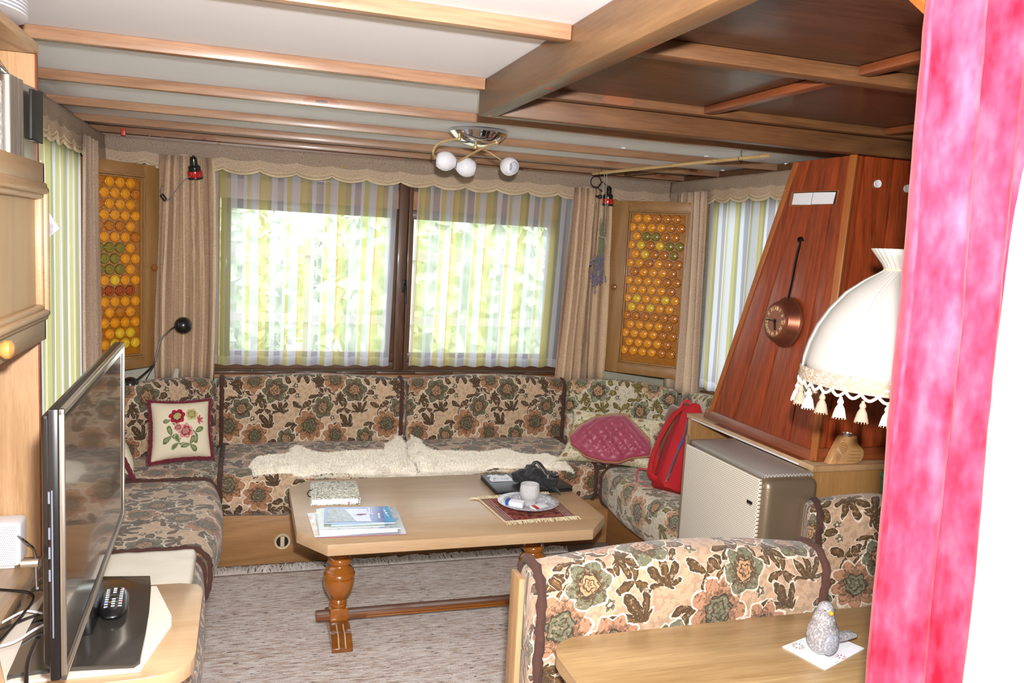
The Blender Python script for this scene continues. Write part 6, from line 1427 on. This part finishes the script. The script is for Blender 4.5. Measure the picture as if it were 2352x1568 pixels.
# ------------------------------------------------------------------ bamboo pole, hooks, lavender
A0, A1 = ony(1362, 399, 4.14), onz(1765, 357, 1.895); A0.z = 1.893; A0 = onz(1362, 399, 1.893)
pol = thing('bamboo_pole', 'thin bamboo pole hanging below the ceiling at the right', 'pole', tuple((A0 + A1) / 2)); L_ = (A1 - A0).length; P = [A0.lerp(A1, k / 60) for k in range(61)]
rad = [.0075 + .0018 * (math.exp(-((k % 13 - 6) ** 2) * 1.5)) for k in range(61)]
part('cane', tube(nb(), P, rad, 10), M['bamboo'], pol)
for k in (6, 19, 32, 45, 58):
    d_ = (A1 - A0).normalized(); part('node', tube(nb(), [P[k] - d_ * .0025, P[k] + d_ * .0025], .0095, 10), M['oakY'], pol, 'darker cane ring')
for f_ in (.06, .88):
    p = A0.lerp(A1, f_); q_ = [p + Vector((0, 0, 1.948 - p.z)), p + Vector((0, 0, .03)), p + Vector((.006, .006, .012)), p + Vector((.010, .0, -.004)), p + Vector((0, 0, -.0125)), p + Vector((-.011, 0, -.004)), p + Vector((-.011, 0, .006))]
    part('hook', tube(nb(), smooth_pts(q_, 5), .0014, 6), M['iron'], pol, 'thin wire hook')
lv = thing('lavender_bunch', 'bunch of dried lavender hanging on white string from the bamboo pole', 'dried flowers', tuple(ony(1375, 560, 4.13)))
YL = A0.lerp(A1, .055).y - .012
for (x0_, x1_) in ((1389, 1376), (1394, 1388)):
    part('string', tube(nb(), [ony(x0_, 392, YL), ony((x0_ + x1_) / 2, 470, YL), ony(x1_, 545, YL)], .0013, 5), M['stringw'], lv)
part('string', tube(nb(), smooth_pts([ony(x, y, YL - .02) for x, y in ((1376, 540), (1380, 544), (1388, 545), (1391, 555), (1392, 562))], 4), .0013, 5), M['stringw'], lv)
st_, lb = nb(), nb(); rnd = random.Random(4)
for k in range(46):
    x0 = rnd.gauss(1385, 6); y0 = rnd.uniform(500, 535); xm = rnd.gauss(1382, 3.5); xe = 1371 + rnd.gauss(0, 8.5); ye = rnd.uniform(596, 655); 
    if k == 0: xe, ye = 1366, 672
    a, b, e = ony(x0, y0, YL + rnd.uniform(-.012, .006)), ony(xm, 548, YL + rnd.uniform(-.008, .004)), ony(xe, ye, YL + rnd.uniform(-.02, .006))
    m1 = ony((xm + xe) / 2 + 1, 590, YL + rnd.uniform(-.01, .005)); pp = smooth_pts([a, b, m1, e], 4); tube(st_, pp, .0009, 4)
    d_ = (e - m1).normalized()
    for j in range(rnd.randint(10, 16)):
        p = e - d_ * (.0032 * j) + Vector((rnd.gauss(0, .003), rnd.gauss(0, .003), rnd.gauss(0, .002))); bmesh.ops.create_icosphere(lb, subdivisions=1, radius=rnd.uniform(.0022, .0038), matrix=Matrix.Translation(p))
part('stems', st_, M['stem'], lv, 'grey green stems', kind='stuff', smooth=None); part('blossoms', lb, M['lavender'], lv, 'violet blossoms', kind='stuff', smooth=None)
# ------------------------------------------------------------------ little things at the ceiling edge
rcp = ony(283, 311, 4.375); solo('red_clip', B(rcp.x - .010, rcp.x + .010, 4.370, 4.382, 1.9035, 1.938, .002, mt=None), plain('red_orange_clip', '#c43a22', .4), 'small red orange clip above the left end of the long valance', 'clip')
P = [ony(x, y, 4.39) for x, y in ((338, 322), (345, 310), (352, 306), (362, 309), (375, 315))]; solo('bent_wire', tube(nb(), smooth_pts(P, 5), .0016, 5), M['brass'], 'thin bent brass wire above the long valance beside the red clip', 'wire')
for (x, y), lab in (((503, 329), 'brass pin head at the top edge of the long valance at the left'), ((786, 384), 'yellow pin head in the middle of the long valance'), ((941, 363), 'green glass pin head above the long valance near the ceiling lamp')):
    p = ony(x, y, 4.385); bm = nb(); ellipsoid(bm, p, (.005, .005, .005), None, 12, 8); solo('pin', bm, plain('pin_' + str(x), '#d8b040' if x < 900 else '#3a9a8a', .25, metal=.5 if x < 900 else 0), lab, 'pin', smooth=80)
